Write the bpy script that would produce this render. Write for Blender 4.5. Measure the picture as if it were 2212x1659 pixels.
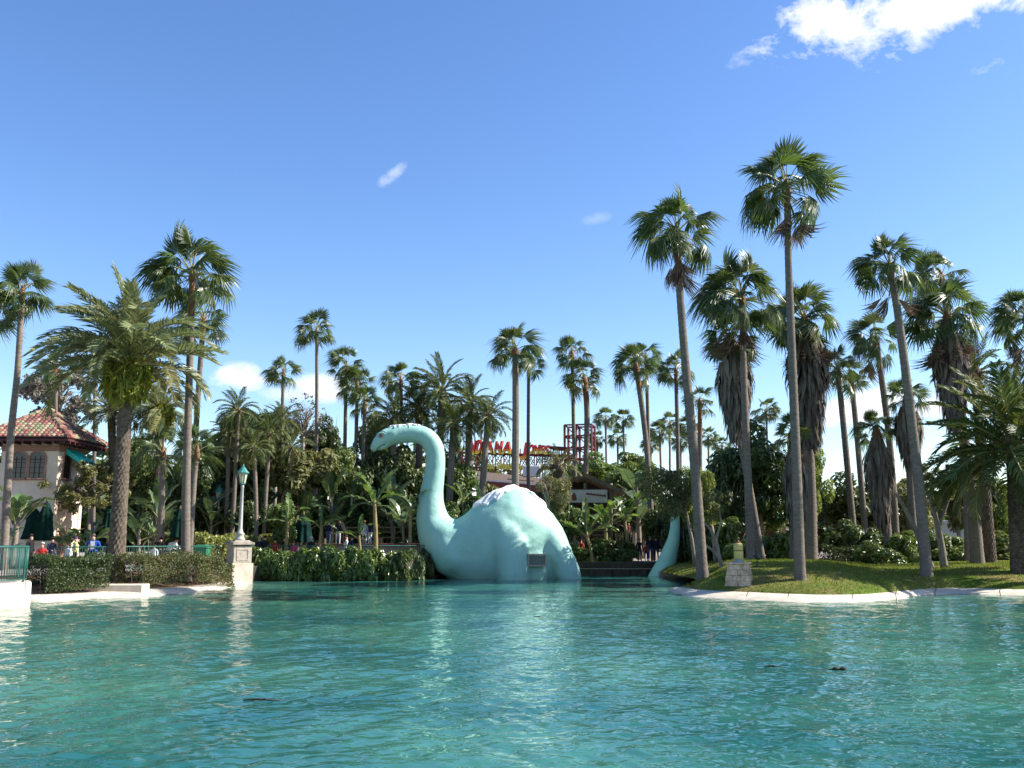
import bpy, math, random
import numpy as np
from mathutils import Vector, Matrix
from mathutils.bvhtree import BVHTree
R = math.radians
random.seed(7); rng = np.random.default_rng(7)
for o in list(bpy.data.objects): bpy.data.objects.remove(o)
S = bpy.context.scene
COL = S.collection
# ------------------------------------------------------------------ camera
CAMZ, F, CX, CY, HOR = 2.35, 2000.0, 1106.0, 829.5, 1165.0      # pixels of the 2212 x 1659 view
PITCH = math.atan((HOR-CY)/F)
cd = bpy.data.cameras.new('camera'); cam = bpy.data.objects.new('camera', cd); COL.objects.link(cam)
cd.sensor_width = 36; cd.lens = 36*F/2212; cd.clip_end = 6000; cd.clip_start = .1
cam.location = (0, 0, CAMZ); cam.rotation_euler = (R(90)+PITCH, 0, 0); S.camera = cam
# ------------------------------------------------------------------ sky, sun, exposure
SUN_AZ, SUN_EL = 87, 39                                          # azimuth from +Y towards +X
w = bpy.data.worlds.new('World'); S.world = w; w.use_nodes = True
sv = Vector((math.cos(R(SUN_EL))*math.sin(R(SUN_AZ)), math.cos(R(SUN_EL))*math.cos(R(SUN_AZ)), math.sin(R(SUN_EL))))
sl = bpy.data.lights.new('sun', 'SUN'); sl.energy = 5.0; sl.angle = R(.53); sl.color = (1, .955, .88)
so = bpy.data.objects.new('sun', sl); COL.objects.link(so); so.rotation_euler = (-sv).to_track_quat('-Z', 'Y').to_euler(); so.location = sv*200
S.view_settings.view_transform = 'Standard'; S.view_settings.look = 'None'
S.view_settings.exposure = 1.16; S.view_settings.gamma = 1; S.view_settings.use_curve_mapping = False

def raydir(x, y):
    cx, cy = (x-CX)/F, (CY-y)/F
    c, s = math.cos(PITCH), math.sin(PITCH)
    return Vector((cx, c-cy*s, s+cy*c))
def P(x, y, D):                      # point at forward depth D behind a pixel
    d = raydir(x, y); return Vector((0, 0, CAMZ))+d*(D/d.y)
def G(x, y, z=0.0):                  # point on the level z behind a pixel
    d = raydir(x, y); return Vector((0, 0, CAMZ))+d*((z-CAMZ)/d.z)
def px(n, D): return n*D/F

def build_world():
    nt = w.node_tree; N = nt.nodes; L = nt.links; N.clear()
    out = N.new('ShaderNodeOutputWorld'); bg = N.new('ShaderNodeBackground'); bg.inputs['Strength'].default_value = .105
    sky = N.new('ShaderNodeTexSky'); sky.sky_type = 'NISHITA'; sky.sun_disc = False
    sky.sun_elevation = R(SUN_EL); sky.sun_rotation = R(SUN_AZ); sky.altitude = 0
    sky.air_density = 1.0; sky.dust_density = .35; sky.ozone_density = 2.2
    tc = N.new('ShaderNodeTexCoord')
    def mth(op, a, b=None, c=None, clamp=False):
        n = N.new('ShaderNodeMath'); n.operation = op; n.use_clamp = clamp
        for i, v in enumerate((a, b, c)):
            if v is None: continue
            if isinstance(v, (int, float)): n.inputs[i].default_value = v
            else: L.new(v, n.inputs[i])
        return n.outputs[0]
    def dot(v):
        n = N.new('ShaderNodeVectorMath'); n.operation = 'DOT_PRODUCT'; L.new(tc.outputs['Generated'], n.inputs[0])
        n.inputs[1].default_value = v; return n.outputs['Value']
    mp = N.new('ShaderNodeMapping'); mp.inputs['Scale'].default_value = (1, 1, 1.5); L.new(tc.outputs['Generated'], mp.inputs[0])
    nz = N.new('ShaderNodeTexNoise'); nz.inputs['Scale'].default_value = 11; nz.inputs['Detail'].default_value = 10; nz.inputs['Roughness'].default_value = .66
    nz.inputs['Distortion'].default_value = .35
    L.new(mp.outputs[0], nz.inputs['Vector'])
    nf = N.new('ShaderNodeTexNoise'); nf.inputs['Scale'].default_value = 4.5; nf.inputs['Detail'].default_value = 4; L.new(mp.outputs[0], nf.inputs['Vector'])
    total = None
    #        px x, px y, half w, half h, tilt, density
    for (x, y, hw, hh, tilt, dens) in [(2010, 5, 420, 85, 2, 1.3), (1830, 60, 190, 95, -20, 1.15), (2160, 130, 70, 40, 10, .45), (850, 372, 52, 18, 44, .36), (1290, 472, 40, 16, 10, .16),
                                       (530, 822, 92, 46, 0, .85), (690, 838, 92, 42, 0, .75), (620, 850, 130, 26, 0, .5),
                                       (1885, 872, 140, 50, 8, 1.15), (2000, 880, 100, 36, 0, .9), (1800, 905, 60, 22, 0, .8)]:
        d = raydir(x, y).normalized(); u = d.cross(Vector((0, 0, 1))).normalized(); v = u.cross(d)
        a = R(tilt); u2 = u*math.cos(a)+v*math.sin(a); v2 = v*math.cos(a)-u*math.sin(a)
        A = mth('MULTIPLY', dot(u2), F/hw); B = mth('MULTIPLY', dot(v2), F/hh)
        r2 = mth('ADD', mth('MULTIPLY', A, A), mth('MULTIPLY', B, B))
        m = mth('SUBTRACT', 1.0, mth('SQRT', r2), clamp=True)
        m = mth('MULTIPLY', m, mth('GREATER_THAN', dot(d), 0.3))
        s = mth('ADD', mth('MULTIPLY', m, 2.3 if hw > 90 else 1.35), mth('MULTIPLY', mth('SUBTRACT', nz.outputs['Fac'], .585), 6.0))
        s = mth('MULTIPLY', s, mth('GREATER_THAN', m, 0.0))
        s = mth('MULTIPLY', mth('SMOOTH_MIN', mth('MAXIMUM', s, 0.0), 1.0, .2), mth('MULTIPLY', mth('MINIMUM', mth('MULTIPLY', m, 3.0), 1.0), dens))
        total = s if total is None else mth('MAXIMUM', total, s)
    # a few fair-weather clouds in the rest of the sky, behind and above the camera
    el = dot(Vector((0, 0, 1))); fwd = dot(Vector((0, 1, 0)))
    g = mth('MULTIPLY', mth('SUBTRACT', nf.outputs['Fac'], .6), 4.0, clamp=True)
    g = mth('MULTIPLY', g, mth('MULTIPLY', mth('SUBTRACT', .35, fwd), 3.0, clamp=True))
    g = mth('MULTIPLY', g, mth('MULTIPLY', mth('SUBTRACT', el, .05), 8.0, clamp=True))
    total = mth('MAXIMUM', total, mth('MULTIPLY', g, .8))
    total = mth('MINIMUM', total, .97)
    hs = N.new('ShaderNodeHueSaturation'); hs.inputs['Saturation'].default_value = 1.2; hs.inputs['Value'].default_value = 1.02; hs.inputs['Hue'].default_value = .5085
    L.new(sky.outputs[0], hs.inputs['Color'])
    mx = N.new('ShaderNodeMix'); mx.data_type = 'RGBA'; L.new(total, mx.inputs[0]); L.new(hs.outputs[0], mx.inputs[6]); mx.inputs[7].default_value = (5.2, 5.3, 5.5, 1)
    L.new(mx.outputs[2], bg.inputs['Color']); L.new(bg.outputs[0], out.inputs[0])
build_world()

# ------------------------------------------------------------------ object helpers
def tag(o, label=None, cat=None, group=None, kind=None):
    if label: o['label'] = label
    if cat: o['category'] = cat
    if group: o['group'] = group
    if kind: o['kind'] = kind
    return o
def link(o, parent=None):
    COL.objects.link(o)
    if parent: o.parent = parent
    return o
def empty(name, loc, label=None, cat=None, group=None, rz=0):
    o = bpy.data.objects.new(name, None); link(o); o.location = loc; o.rotation_euler = (0, 0, rz); o.empty_display_size = .3
    return tag(o, label, cat, group)
def ob(name, me, parent=None, loc=(0, 0, 0), rot=None, sc=None):
    o = bpy.data.objects.new(name, me); link(o, parent); o.location = loc
    if rot is not None: o.rotation_euler = rot
    if sc is not None: o.scale = sc if hasattr(sc, '__len__') else (sc, sc, sc)
    return o
def np_mesh(name, V, Fc, mats, smooth=False):
    me = bpy.data.meshes.new(name); k = Fc.shape[1]
    me.vertices.add(len(V)); me.vertices.foreach_set('co', np.ascontiguousarray(V, dtype=np.float32).ravel())
    me.loops.add(Fc.size); me.loops.foreach_set('vertex_index', np.ascontiguousarray(Fc, dtype=np.int32).ravel())
    me.polygons.add(len(Fc)); me.polygons.foreach_set('loop_start', np.arange(0, Fc.size, k, dtype=np.int32))
    if smooth: me.polygons.foreach_set('use_smooth', np.ones(len(Fc), dtype=bool))
    me.update(calc_edges=True); me.validate()
    for m in (mats if isinstance(mats, (list, tuple)) else [mats]): me.materials.append(m)
    return me
class MB:
    def __init__(s): s.v = []; s.f = []; s.m = []
    def add(s, vs, fs, m=0):
        b = len(s.v); s.v += [tuple(v) for v in vs]; s.f += [tuple(i+b for i in f) for f in fs]; s.m += [m]*len(fs); return s
    def box(s, c, d, rz=0, m=0, M=None, bev=0, taper=1):
        hx, hy, hz = d[0]/2, d[1]/2, d[2]/2; ca, sa = math.cos(rz), math.sin(rz); pts = []
        if bev > 0:
            def ring(z, i, t=1): return [((x)*t, (y)*t, z) for x, y in ((-hx+i, -hy), (hx-i, -hy), (hx, -hy+i), (hx, hy-i), (hx-i, hy), (-hx+i, hy), (-hx, hy-i), (-hx, -hy+i))]
            def rin(z, t=1): return [(x*t, y*t, z) for x, y in ((-hx+bev*1.3, -hy+bev), (hx-bev*1.3, -hy+bev), (hx-bev, -hy+bev*1.3), (hx-bev, hy-bev*1.3), (hx-bev*1.3, hy-bev), (-hx+bev*1.3, hy-bev), (-hx+bev, hy-bev*1.3), (-hx+bev, -hy+bev*1.3))]
            rs = [rin(-hz), ring(-hz+bev, bev), ring(hz-bev, bev, taper), rin(hz, taper)]
            raw = [p for r in rs for p in r]
            fs = [(r*8+i, r*8+(i+1) % 8, (r+1)*8+(i+1) % 8, (r+1)*8+i) for r in range(3) for i in range(8)]+[tuple(range(7, -1, -1)), tuple(range(24, 32))]
        else:
            raw = [(-hx, -hy, -hz), (hx, -hy, -hz), (hx, hy, -hz), (-hx, hy, -hz)]+[(x*taper, y*taper, hz) for x, y in ((-hx, -hy), (hx, -hy), (hx, hy), (-hx, hy))]
            fs = [(3, 2, 1, 0), (4, 5, 6, 7), (0, 1, 5, 4), (1, 2, 6, 5), (2, 3, 7, 6), (3, 0, 4, 7)]
        for x, y, z in raw: pts.append((c[0]+x*ca-y*sa, c[1]+x*sa+y*ca, c[2]+z))
        return s.add(pts, fs, m)
    def tube(s, pts, rad, n=8, m=0, cap=True, jit=0):
        pts = [Vector(p) for p in pts]; k = len(pts)
        if not hasattr(rad, '__len__'): rad = [rad]*k
        vs = []
        up = None
        for i, p in enumerate(pts):
            t = (pts[min(i+1, k-1)]-pts[max(i-1, 0)]).normalized()
            if up is None:
                up = Vector((1, 0, 0)) if abs(t.z) > .8 else Vector((0, 0, 1))
            a = (up-t*up.dot(t)).normalized(); b = t.cross(a); up = a
            for j in range(n):
                th = 2*math.pi*j/n; r = rad[i]*(1+random.uniform(-jit, jit)); vs.append(p+a*(r*math.cos(th))+b*(r*math.sin(th)))
        fs = [(i*n+j, i*n+(j+1) % n, (i+1)*n+(j+1) % n, (i+1)*n+j) for i in range(k-1) for j in range(n)]
        if cap: fs += [tuple(range(n-1, -1, -1)), tuple((k-1)*n+j for j in range(n))]
        return s.add(vs, fs, m)
    def bar(s, a, b, wd, m=0): return s.tube([a, b], wd*.7071, 4, m)
    def lathe(s, prof, n=16, c=(0, 0, 0), m=0, cap=True):
        vs = [(c[0]+r*math.cos(2*math.pi*j/n), c[1]+r*math.sin(2*math.pi*j/n), c[2]+z) for r, z in prof for j in range(n)]
        fs = [(i*n+j, i*n+(j+1) % n, (i+1)*n+(j+1) % n, (i+1)*n+j) for i in range(len(prof)-1) for j in range(n)]
        if cap: fs += [tuple(range(n-1, -1, -1)), tuple((len(prof)-1)*n+j for j in range(n))]
        return s.add(vs, fs, m)
    def mesh(s, name, mats, smooth=False):
        me = bpy.data.meshes.new(name); me.from_pydata(s.v, [], s.f)
        for m in (mats if isinstance(mats, (list, tuple)) else [mats]): me.materials.append(m)
        me.polygons.foreach_set('material_index', s.m)
        if smooth: me.polygons.foreach_set('use_smooth', [True]*len(s.f))
        me.update(); return me
    def build(s, name, mats, parent=None, smooth=False, loc=(0, 0, 0), rot=None): return ob(name, s.mesh(name, mats, smooth), parent, loc, rot)

# ------------------------------------------------------------------ materials
def nodes(name):
    m = bpy.data.materials.new(name); m.use_nodes = True; nt = m.node_tree; return m, nt.nodes, nt.links, nt.nodes['Principled BSDF']
def pmat(name, c1, c2=None, scale=6, rough=.7, spec=.3, bump=0, bscale=None, metal=0, stretch=(1, 1, 1), detail=6, rnd=0, lo=.35, hi=.65, c3=None):
    m, N, L, b = nodes(name)
    b.inputs['Roughness'].default_value = rough; b.inputs['Specular IOR Level'].default_value = spec; b.inputs['Metallic'].default_value = metal
    tc = N.new('ShaderNodeTexCoord'); mp = N.new('ShaderNodeMapping'); mp.inputs['Scale'].default_value = stretch; L.new(tc.outputs['Object'], mp.inputs[0])
    c2 = c2 or tuple(x*.8 for x in c1)
    nz = N.new('ShaderNodeTexNoise'); nz.inputs['Scale'].default_value = scale; nz.inputs['Detail'].default_value = detail; nz.inputs['Roughness'].default_value = .62; L.new(mp.outputs[0], nz.inputs['Vector'])
    cr = N.new('ShaderNodeValToRGB'); cr.color_ramp.elements[0].position = lo; cr.color_ramp.elements[1].position = hi
    cr.color_ramp.elements[0].color = (*c1, 1); cr.color_ramp.elements[1].color = (*c2, 1)
    if c3: e = cr.color_ramp.elements.new(min(hi+.12, .99)); e.color = (*c3, 1)
    L.new(nz.outputs['Fac'], cr.inputs[0]); colout = cr.outputs[0]
    if rnd:
        oi = N.new('ShaderNodeObjectInfo'); mr = N.new('ShaderNodeMapRange'); mr.inputs['To Min'].default_value = 1-rnd; mr.inputs['To Max'].default_value = 1+rnd; L.new(oi.outputs['Random'], mr.inputs[0])
        hs = N.new('ShaderNodeHueSaturation'); L.new(mr.outputs[0], hs.inputs['Value']); L.new(colout, hs.inputs['Color']); colout = hs.outputs[0]
    L.new(colout, b.inputs['Base Color'])
    if bump:
        n2 = N.new('ShaderNodeTexNoise'); n2.inputs['Scale'].default_value = bscale or scale*3; n2.inputs['Detail'].default_value = 6; L.new(mp.outputs[0], n2.inputs['Vector'])
        bp = N.new('ShaderNodeBump'); bp.inputs['Distance'].default_value = bump; L.new(n2.outputs['Fac'], bp.inputs['Height']); L.new(bp.outputs[0], b.inputs['Normal'])
    return m
def leafmat(name, c1, c2, transl=.3, rough=.45, spec=.45, c3=None, orand=.2):
    m, N, L, b = nodes(name); b.inputs['Roughness'].default_value = rough; b.inputs['Specular IOR Level'].default_value = spec
    g = N.new('ShaderNodeNewGeometry'); cr = N.new('ShaderNodeValToRGB'); e = cr.color_ramp.elements
    e[0].color = (*c1, 1); e[1].color = (*c2, 1); e[1].position = .85
    if c3: x = e.new(.96); x.color = (*c3, 1)
    L.new(g.outputs['Random Per Island'], cr.inputs[0])
    oi = N.new('ShaderNodeObjectInfo'); mr = N.new('ShaderNodeMapRange'); mr.inputs['To Min'].default_value = 1-orand; mr.inputs['To Max'].default_value = 1+orand; L.new(oi.outputs['Random'], mr.inputs[0])
    hs = N.new('ShaderNodeHueSaturation'); L.new(mr.outputs[0], hs.inputs['Value']); L.new(cr.outputs[0], hs.inputs['Color'])
    mh = N.new('ShaderNodeMapRange'); mh.inputs['To Min'].default_value = .5-.02; mh.inputs['To Max'].default_value = .5+.012
    wn = N.new('ShaderNodeTexWhiteNoise'); wn.noise_dimensions = '1D'; L.new(oi.outputs['Random'], wn.inputs['W']); L.new(wn.outputs['Value'], mh.inputs[0]); L.new(mh.outputs[0], hs.inputs['Hue'])
    L.new(hs.outputs[0], b.inputs['Base Color'])
    tr = N.new('ShaderNodeBsdfTranslucent'); h2 = N.new('ShaderNodeHueSaturation'); h2.inputs['Value'].default_value = 1.5; h2.inputs['Saturation'].default_value = 1.1; h2.inputs['Hue'].default_value = .485
    L.new(hs.outputs[0], h2.inputs['Color']); L.new(h2.outputs[0], tr.inputs['Color'])
    mx = N.new('ShaderNodeMixShader'); mx.inputs[0].default_value = transl; L.new(b.outputs[0], mx.inputs[1]); L.new(tr.outputs[0], mx.inputs[2])
    L.new(mx.outputs[0], N['Material Output'].inputs['Surface']); return m
M = {}
M['fan'] = leafmat('fan_palm_leaf', (.04, .068, .016), (.085, .122, .032), .34, .4, .5)
M['fan_dead'] = leafmat('dead_palm_leaf', (.10, .065, .04), (.2, .14, .09), .12, .8, .15)
M['skirt'] = leafmat('dead_frond_thatch', (0.08, 0.066, 0.054), (0.185, 0.155, 0.125), .06, .9, .1)
M['petiole'] = pmat('palm_petiole', (.2, .2, .08), (.3, .27, .12), 8, .5)
M['date'] = leafmat('date_palm_leaf', (0.115, 0.145, 0.06), (0.205, 0.23, 0.1), .22, .42, .5)
M['date_old'] = leafmat('old_date_palm_leaf', (0.11, 0.125, 0.04), (0.19, 0.175, 0.055), .25, .5, .4)
M['date_dark'] = leafmat('dark_date_palm_leaf', (0.045, 0.07, 0.017), (0.1, 0.13, 0.035), .28, .52, .35)
M['rachis'] = pmat('frond_rachis', (.3, .27, .1), (.22, .2, .08), 8, .5)
M['trunk'] = pmat('palm_trunk_grey', (0.125, 0.1, 0.08), (0.2, 0.165, 0.135), 3.5, .85, .15, .02, 14, stretch=(1, 1, 3.5), rnd=.12, c3=(.17, .185, .13))
M['neck'] = pmat('palm_neck_rust', (0.17, 0.075, 0.04), (0.25, 0.14, 0.08), 7, .8, .15, .03, 18, stretch=(1, 1, .4))
M['boots'] = pmat('date_palm_trunk', (0.065, 0.05, 0.037), (0.15, 0.118, 0.088), 5, .9, .1, .03, 20)
M['bark'] = pmat('bark', (.16, .13, .1), (.27, .23, .19), 6, .9, .1, .02, 18, stretch=(1, 1, .5))
M['dk'] = leafmat('dark_broad_leaf', (0.036, 0.063, 0.017), (0.09, 0.13, 0.034), .25, .42, .5)
M['md'] = leafmat('mid_green_leaf', (0.065, 0.105, 0.024), (0.155, 0.2, 0.05), .3, .45, .45)
M['ol'] = leafmat('olive_leaf', (0.09, 0.105, 0.033), (0.19, 0.19, 0.068), .3, .55, .35)
M['yl'] = leafmat('yellow_green_leaf', (.11, .15, .03), (.22, .25, .05), .4, .5, .4)
M['gr'] = leafmat('greyish_leaf', (.10, .095, .075), (.19, .17, .13), .25, .6, .3)
M['gloss'] = leafmat('glossy_split_leaf', (0.06, 0.105, 0.022), (0.15, 0.21, 0.045), .2, .3, .6)
M['banana'] = leafmat('banana_leaf', (.045, .1, .022), (.1, .16, .035), .38, .38, .5)
M['strel'] = leafmat('bird_of_paradise_leaf', (0.045, 0.09, 0.03), (0.1, 0.155, 0.06), .28, .3, .6)
M['fern'] = leafmat('fern_leaf', (0.15, 0.19, 0.025), (0.3, 0.32, 0.05), .35, .5, .4)
M['hedge'] = leafmat('hedge_leaf', (.055, .07, .02), (.13, .135, .045), .2, .6, .3, (.19, .12, .07))
M['hedge_dk'] = leafmat('clipped_hedge_leaf', (.035, .06, .018), (.07, .10, .03), .2, .5, .4)
M['bstem'] = pmat('banana_stem', (.17, .13, .06), (.27, .21, .1), 5, .7, .2, .01, 12, stretch=(1, 1, .4))
M['green_metal'] = pmat('green_painted_metal', (.015, .085, .065), (.025, .115, .09), 3, .45, .4)
M['stone'] = pmat('weathered_stone', (.42, .37, .3), (.28, .235, .185), 4, .85, .2, .02, 22, rnd=.15)
M['conc'] = pmat('pale_concrete', (0.6, 0.53, 0.43), (0.46, 0.39, 0.3), 2.2, .85, .2, .012, 20, c3=(.36, .29, .21))
M['soil'] = pmat('soil', (.075, .05, .03), (.13, .085, .05), 5, .95, .1, .05, 9)
M['paving'] = pmat('paving', (.33, .29, .25), (.25, .22, .19), 1.5, .9, .15, .01, 20)
M['wood'] = pmat('dark_timber', (.035, .028, .022), (.07, .055, .042), 4, .85, .15, .02, 12, stretch=(1, 1, .3))
M['white'] = pmat('white_paint', (.78, .77, .74), (.66, .65, .62), 3, .6, .3)
M['glass_cream'] = pmat('cream_lamp_glass', (.62, .55, .36), (.52, .44, .26), 2, .25, .5)
M['black'] = pmat('black_metal', (.012, .012, .013), (.03, .03, .03), 4, .5, .4)
M['umb'] = pmat('dark_green_canvas', (0.003, 0.018, 0.013), (0.006, 0.03, 0.022), 3, .85, .1, .01, 8)
M['red_steel'] = pmat('maroon_steel', (0.13, 0.022, 0.024), (0.09, 0.016, 0.02), 3, .6, .3)
M['shingle'] = pmat('brown_shingle', (.085, .062, .05), (.14, .105, .085), 6, .9, .1, .02, 16)
M['thatch'] = pmat('thatch', (.12, .085, .055), (.22, .165, .105), 8, .95, .05, .05, 25, stretch=(1, 1, .3))

# ------------------------------------------------------------------ water
def water():
    # one sheet whose rows and columns widen with distance, shaped by many small crossing waves
    nr, nc = 760, 460
    ys = 4.5*np.exp(np.linspace(0, math.log(76/4.5), nr)); us = np.linspace(-1, 1, nc)
    Y = np.repeat(ys[:, None], nc, 1); X = us[None, :]*(Y*.78+5); n = X.size; Z = np.zeros_like(X)
    g = np.random.default_rng(11); NW = 90
    for i in range(NW):
        lam = .2*(2.3/.2)**g.random(); th = g.normal(math.pi*1.02, .95); k = 2*math.pi/lam
        slope = .021*(1.1 if lam < .8 else .6); amp = slope/k; fade = np.clip(1.7-.0045*Y*4.2/lam, 0, 1)      # waves too short for the far rows die out there
        ph = g.random()*6.283; gust = .75+.35*np.sin(X*g.uniform(.05, .16)+g.random()*6)*np.sin(Y*g.uniform(.05, .16)+g.random()*6)
        w_ = k*(math.cos(th)*X+math.sin(th)*Y)+ph+.6*np.sin(.23*X+.31*Y+i)
        Z += amp*fade*gust*np.sin(w_)
    V = np.stack([X.ravel(), Y.ravel(), Z.ravel()], 1)
    nx = nc; i = np.arange(nc-1); j = np.arange(nr-1); I, J = np.meshgrid(i, j)
    a = (J*nx+I).ravel(); Fc = np.stack([a, a+1, a+nx+1, a+nx], 1)
    m, N, L, b = nodes('pool_water')
    tc = N.new('ShaderNodeTexCoord')
    at = N.new('ShaderNodeAttribute'); at.attribute_name = 'depth'
    nz = N.new('ShaderNodeTexNoise'); nz.inputs['Scale'].default_value = .16; nz.inputs['Detail'].default_value = 3; L.new(tc.outputs['Object'], nz.inputs['Vector'])
    cr = N.new('ShaderNodeValToRGB'); e = cr.color_ramp.elements
    e[0].position = .36; e[0].color = (.008, .08, .078, 1); e[1].position = .66; e[1].color = (.045, .165, .115, 1)
    L.new(nz.outputs['Fac'], cr.inputs[0])
    cr2 = N.new('ShaderNodeValToRGB'); q = cr2.color_ramp.elements
    q[0].position = 0; q[0].color = (1, 1, 1, 1); q[1].position = 1; q[1].color = (0, 0, 0, 1); L.new(at.outputs['Fac'], cr2.inputs[0])
    mx = N.new('ShaderNodeMix'); mx.data_type = 'RGBA'; L.new(cr2.outputs[0], mx.inputs[0]); L.new(cr.outputs[0], mx.inputs[6]); mx.inputs[7].default_value = (.09, .2, .15, 1)
    L.new(mx.outputs[2], b.inputs['Base Color'])
    b.inputs['Roughness'].default_value = .035; b.inputs['IOR'].default_value = 1.33
    prev = None
    for sc, dist, st, rz in ((4.5, .008, (1, 1.5, 1), -.25),):
        mp = N.new('ShaderNodeMapping'); mp.inputs['Scale'].default_value = st; mp.inputs['Rotation'].default_value = (0, 0, rz); L.new(tc.outputs['Object'], mp.inputs[0])
        t = N.new('ShaderNodeTexNoise'); t.inputs['Scale'].default_value = sc; t.inputs['Detail'].default_value = .6; t.inputs['Distortion'].default_value = .35; L.new(mp.outputs[0], t.inputs['Vector'])
        bp = N.new('ShaderNodeBump'); bp.inputs['Distance'].default_value = dist*2.2; bp.inputs['Strength'].default_value = 1
        L.new(t.outputs['Fac'], bp.inputs['Height'])
        if prev: L.new(prev, bp.inputs['Normal'])
        prev = bp.outputs[0]
    L.new(prev, b.inputs['Normal'])
    me = np_mesh('water', V, Fc, m, True)
    # depth: 0 at the shallow ledges, 1 in open water
    shore = [G(*p) for p in ((0, 1313), (40, 1311), (75, 1305), (92, 1297), (200, 1292), (305, 1290), (400, 1280), (480, 1272), (535, 1263))]
    shore2 = [G(*p) for p in ((1440, 1274), (1480, 1287), (1540, 1291), (1640, 1297), (1750, 1302), (1850, 1301), (1920, 1295), (1980, 1287), (2040, 1283), (2120, 1284), (2212, 1286), (2400, 1290))]
    d = np.full(n, 99.)
    for line in (shore, shore2):
        for p, q2 in zip(line[:-1], line[1:]):
            A = np.array([p.x, p.y]); B = np.array([q2.x, q2.y]); ab = B-A
            t = np.clip(((V[:, :2]-A)@ab)/(ab@ab), 0, 1); d = np.minimum(d, np.linalg.norm(V[:, :2]-(A+t[:, None]*ab), axis=1))
    at = me.attributes.new('depth', 'FLOAT', 'POINT'); at.data.foreach_set('value', np.clip(d/5.0, 0, 1).astype(np.float32)**.6)
    fl = MB(); fl.box((0, 20, -.35), (400, 130, .1)); o = tag(ob('water', me), kind='structure'); fl.build('pool_floor', m, o); return o
water()

# ------------------------------------------------------------------ ground, banks, lawn
PROM = .85
def loft(name, rows, mats, parent=None, sub=4, mrow=None, smooth=True, jit=0):
    # rows: list of polylines with equal numbers of points; Catmull-free linear resample along, smooth across
    rows = [[Vector(p) for p in r] for r in rows]
    def res(r):
        out = []
        k = len(r)
        for i in range(k-1):
            p0, p1, p2, p3 = r[max(i-1, 0)], r[i], r[i+1], r[min(i+2, k-1)]
            for s in range(sub):
                t = s/sub; out.append(.5*((2*p1)+(p2-p0)*t+(2*p0-5*p1+4*p2-p3)*t*t+(3*p1-p0-3*p2+p3)*t**3))
        out.append(r[-1]); return out
    rr = [res(r) for r in rows]; n = len(rr[0]); mb = MB()
    vs = []
    for r in rr:
        for p in r: vs.append((p.x, p.y, p.z+random.uniform(-jit, jit)))
    for i in range(len(rr)-1):
        mb2 = (mrow[i] if mrow else 0)
        mb.f += [(i*n+j, i*n+j+1, (i+1)*n+j+1, (i+1)*n+j) for j in range(n-1)]; mb.m += [mb2]*(n-1)
    mb.v = vs
    return mb.build(name, mats, parent, smooth)
# the ground: one sheet to the horizon, its front edge a low sea wall
front = [(-2500, 35.8), (-22, 35.8), (-21.3, 40.5), (-19.2, 44.0), (-15.5, 49.3), (-14.3, 54.6), (-6.6, 55.0), (-4.2, 59.5), (-2.4, 63.2), (10.4, 63.2), (13.5, 66), (30, 68), (2500, 68)]
mb = MB(); pts = front+[(2500, 4000), (-2500, 4000)]; n = len(pts)
mb.add([(x, y, PROM) for x, y in pts], [tuple(range(n))])
mb.add([(x, y, z) for z in (-1, PROM) for x, y in front], [(i, i+1, len(front)+i+1, len(front)+i) for i in range(len(front)-1)], 1)
tag(mb.build('ground', [M['paving'], M['wood']]), kind='structure')  # dark timber wall face, its tone also painting in the shadow beneath the shrubs
# left planting bed with a concrete lip
wl = [G(*p) for p in ((60, 1301), (100, 1301), (190, 1293), (305, 1290), (400, 1280), (480, 1272), (520, 1266), (540, 1261))]
l1 = [G(x, y, .2) for x, y in ((60, 1283), (100, 1283), (190, 1278), (305, 1272), (400, 1266), (480, 1258), (510, 1253), (532, 1252))]
l2 = [p+Vector((-.35, .7, .12)) for p in l1]
l3 = [p+Vector((-.9, 2.0, .4)) for p in l1]
l4 = [Vector((x, y, .8)) for x, y in ((-24, 41.5), (-22, 41.7), (-20.6, 43), (-19, 45), (-17.8, 47), (-16.4, 49), (-15.6, 50.6), (-14.6, 53))]
low = [p+Vector((.3, -.8, -.3)) for p in wl]
tag(loft('concrete_beach', [low, wl, [(a+b)/2+Vector((0, 0, .06)) for a, b in zip(wl, l1)], l1], M['conc'], sub=6), kind='structure')
tag(loft('planting_bed', [l1, l2, l3, l4], M['soil'], sub=5, jit=.02), kind='structure')
# lawn on the right with its concrete lip
cx = [1440, 1480, 1540, 1640, 1750, 1850, 1920, 1980, 2040, 2120, 2212, 2400, 2800]
yw = [1273, 1287, 1291, 1297, 1302, 1301, 1295, 1287, 1283, 1284, 1286, 1290, 1298]
yi = [1268, 1272, 1276, 1280, 1284, 1284, 1279, 1273, 1270, 1271, 1273, 1276, 1284]
xi = [1475, 1500, 1550, 1645, 1752, 1850, 1922, 1985, 2045, 2125, 2215, 2405, 2805]
r0 = [G(x, y, 0) for x, y in zip(cx, yw)]
r1 = [G(x, y, .2) for x, y in zip(xi, yi)]
r2 = [G(*p) for p in ((1490, 1263, .35), (1520, 1257, .5), (1560, 1249, .7), (1650, 1246, .75), (1757, 1247, .75), (1850, 1254, .62), (1925, 1256, .55), (1990, 1253, .55), (2060, 1250, .6), (2135, 1247, .65), (2230, 1247, .65), (2420, 1247, .65), (2800, 1250, .65))]
r3 = [G(*p) for p in ((1502, 1256, .42), (1532, 1246, .62), (1580, 1221, 1.15), (1660, 1216, 1.25), (1765, 1217, 1.22), (1860, 1236, .85), (1930, 1238, .75), (2000, 1233, .82), (2070, 1228, .95), (2140, 1226, 1.0), (2240, 1226, 1.0), (2430, 1226, 1.0), (2800, 1226, 1.0))]
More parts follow.
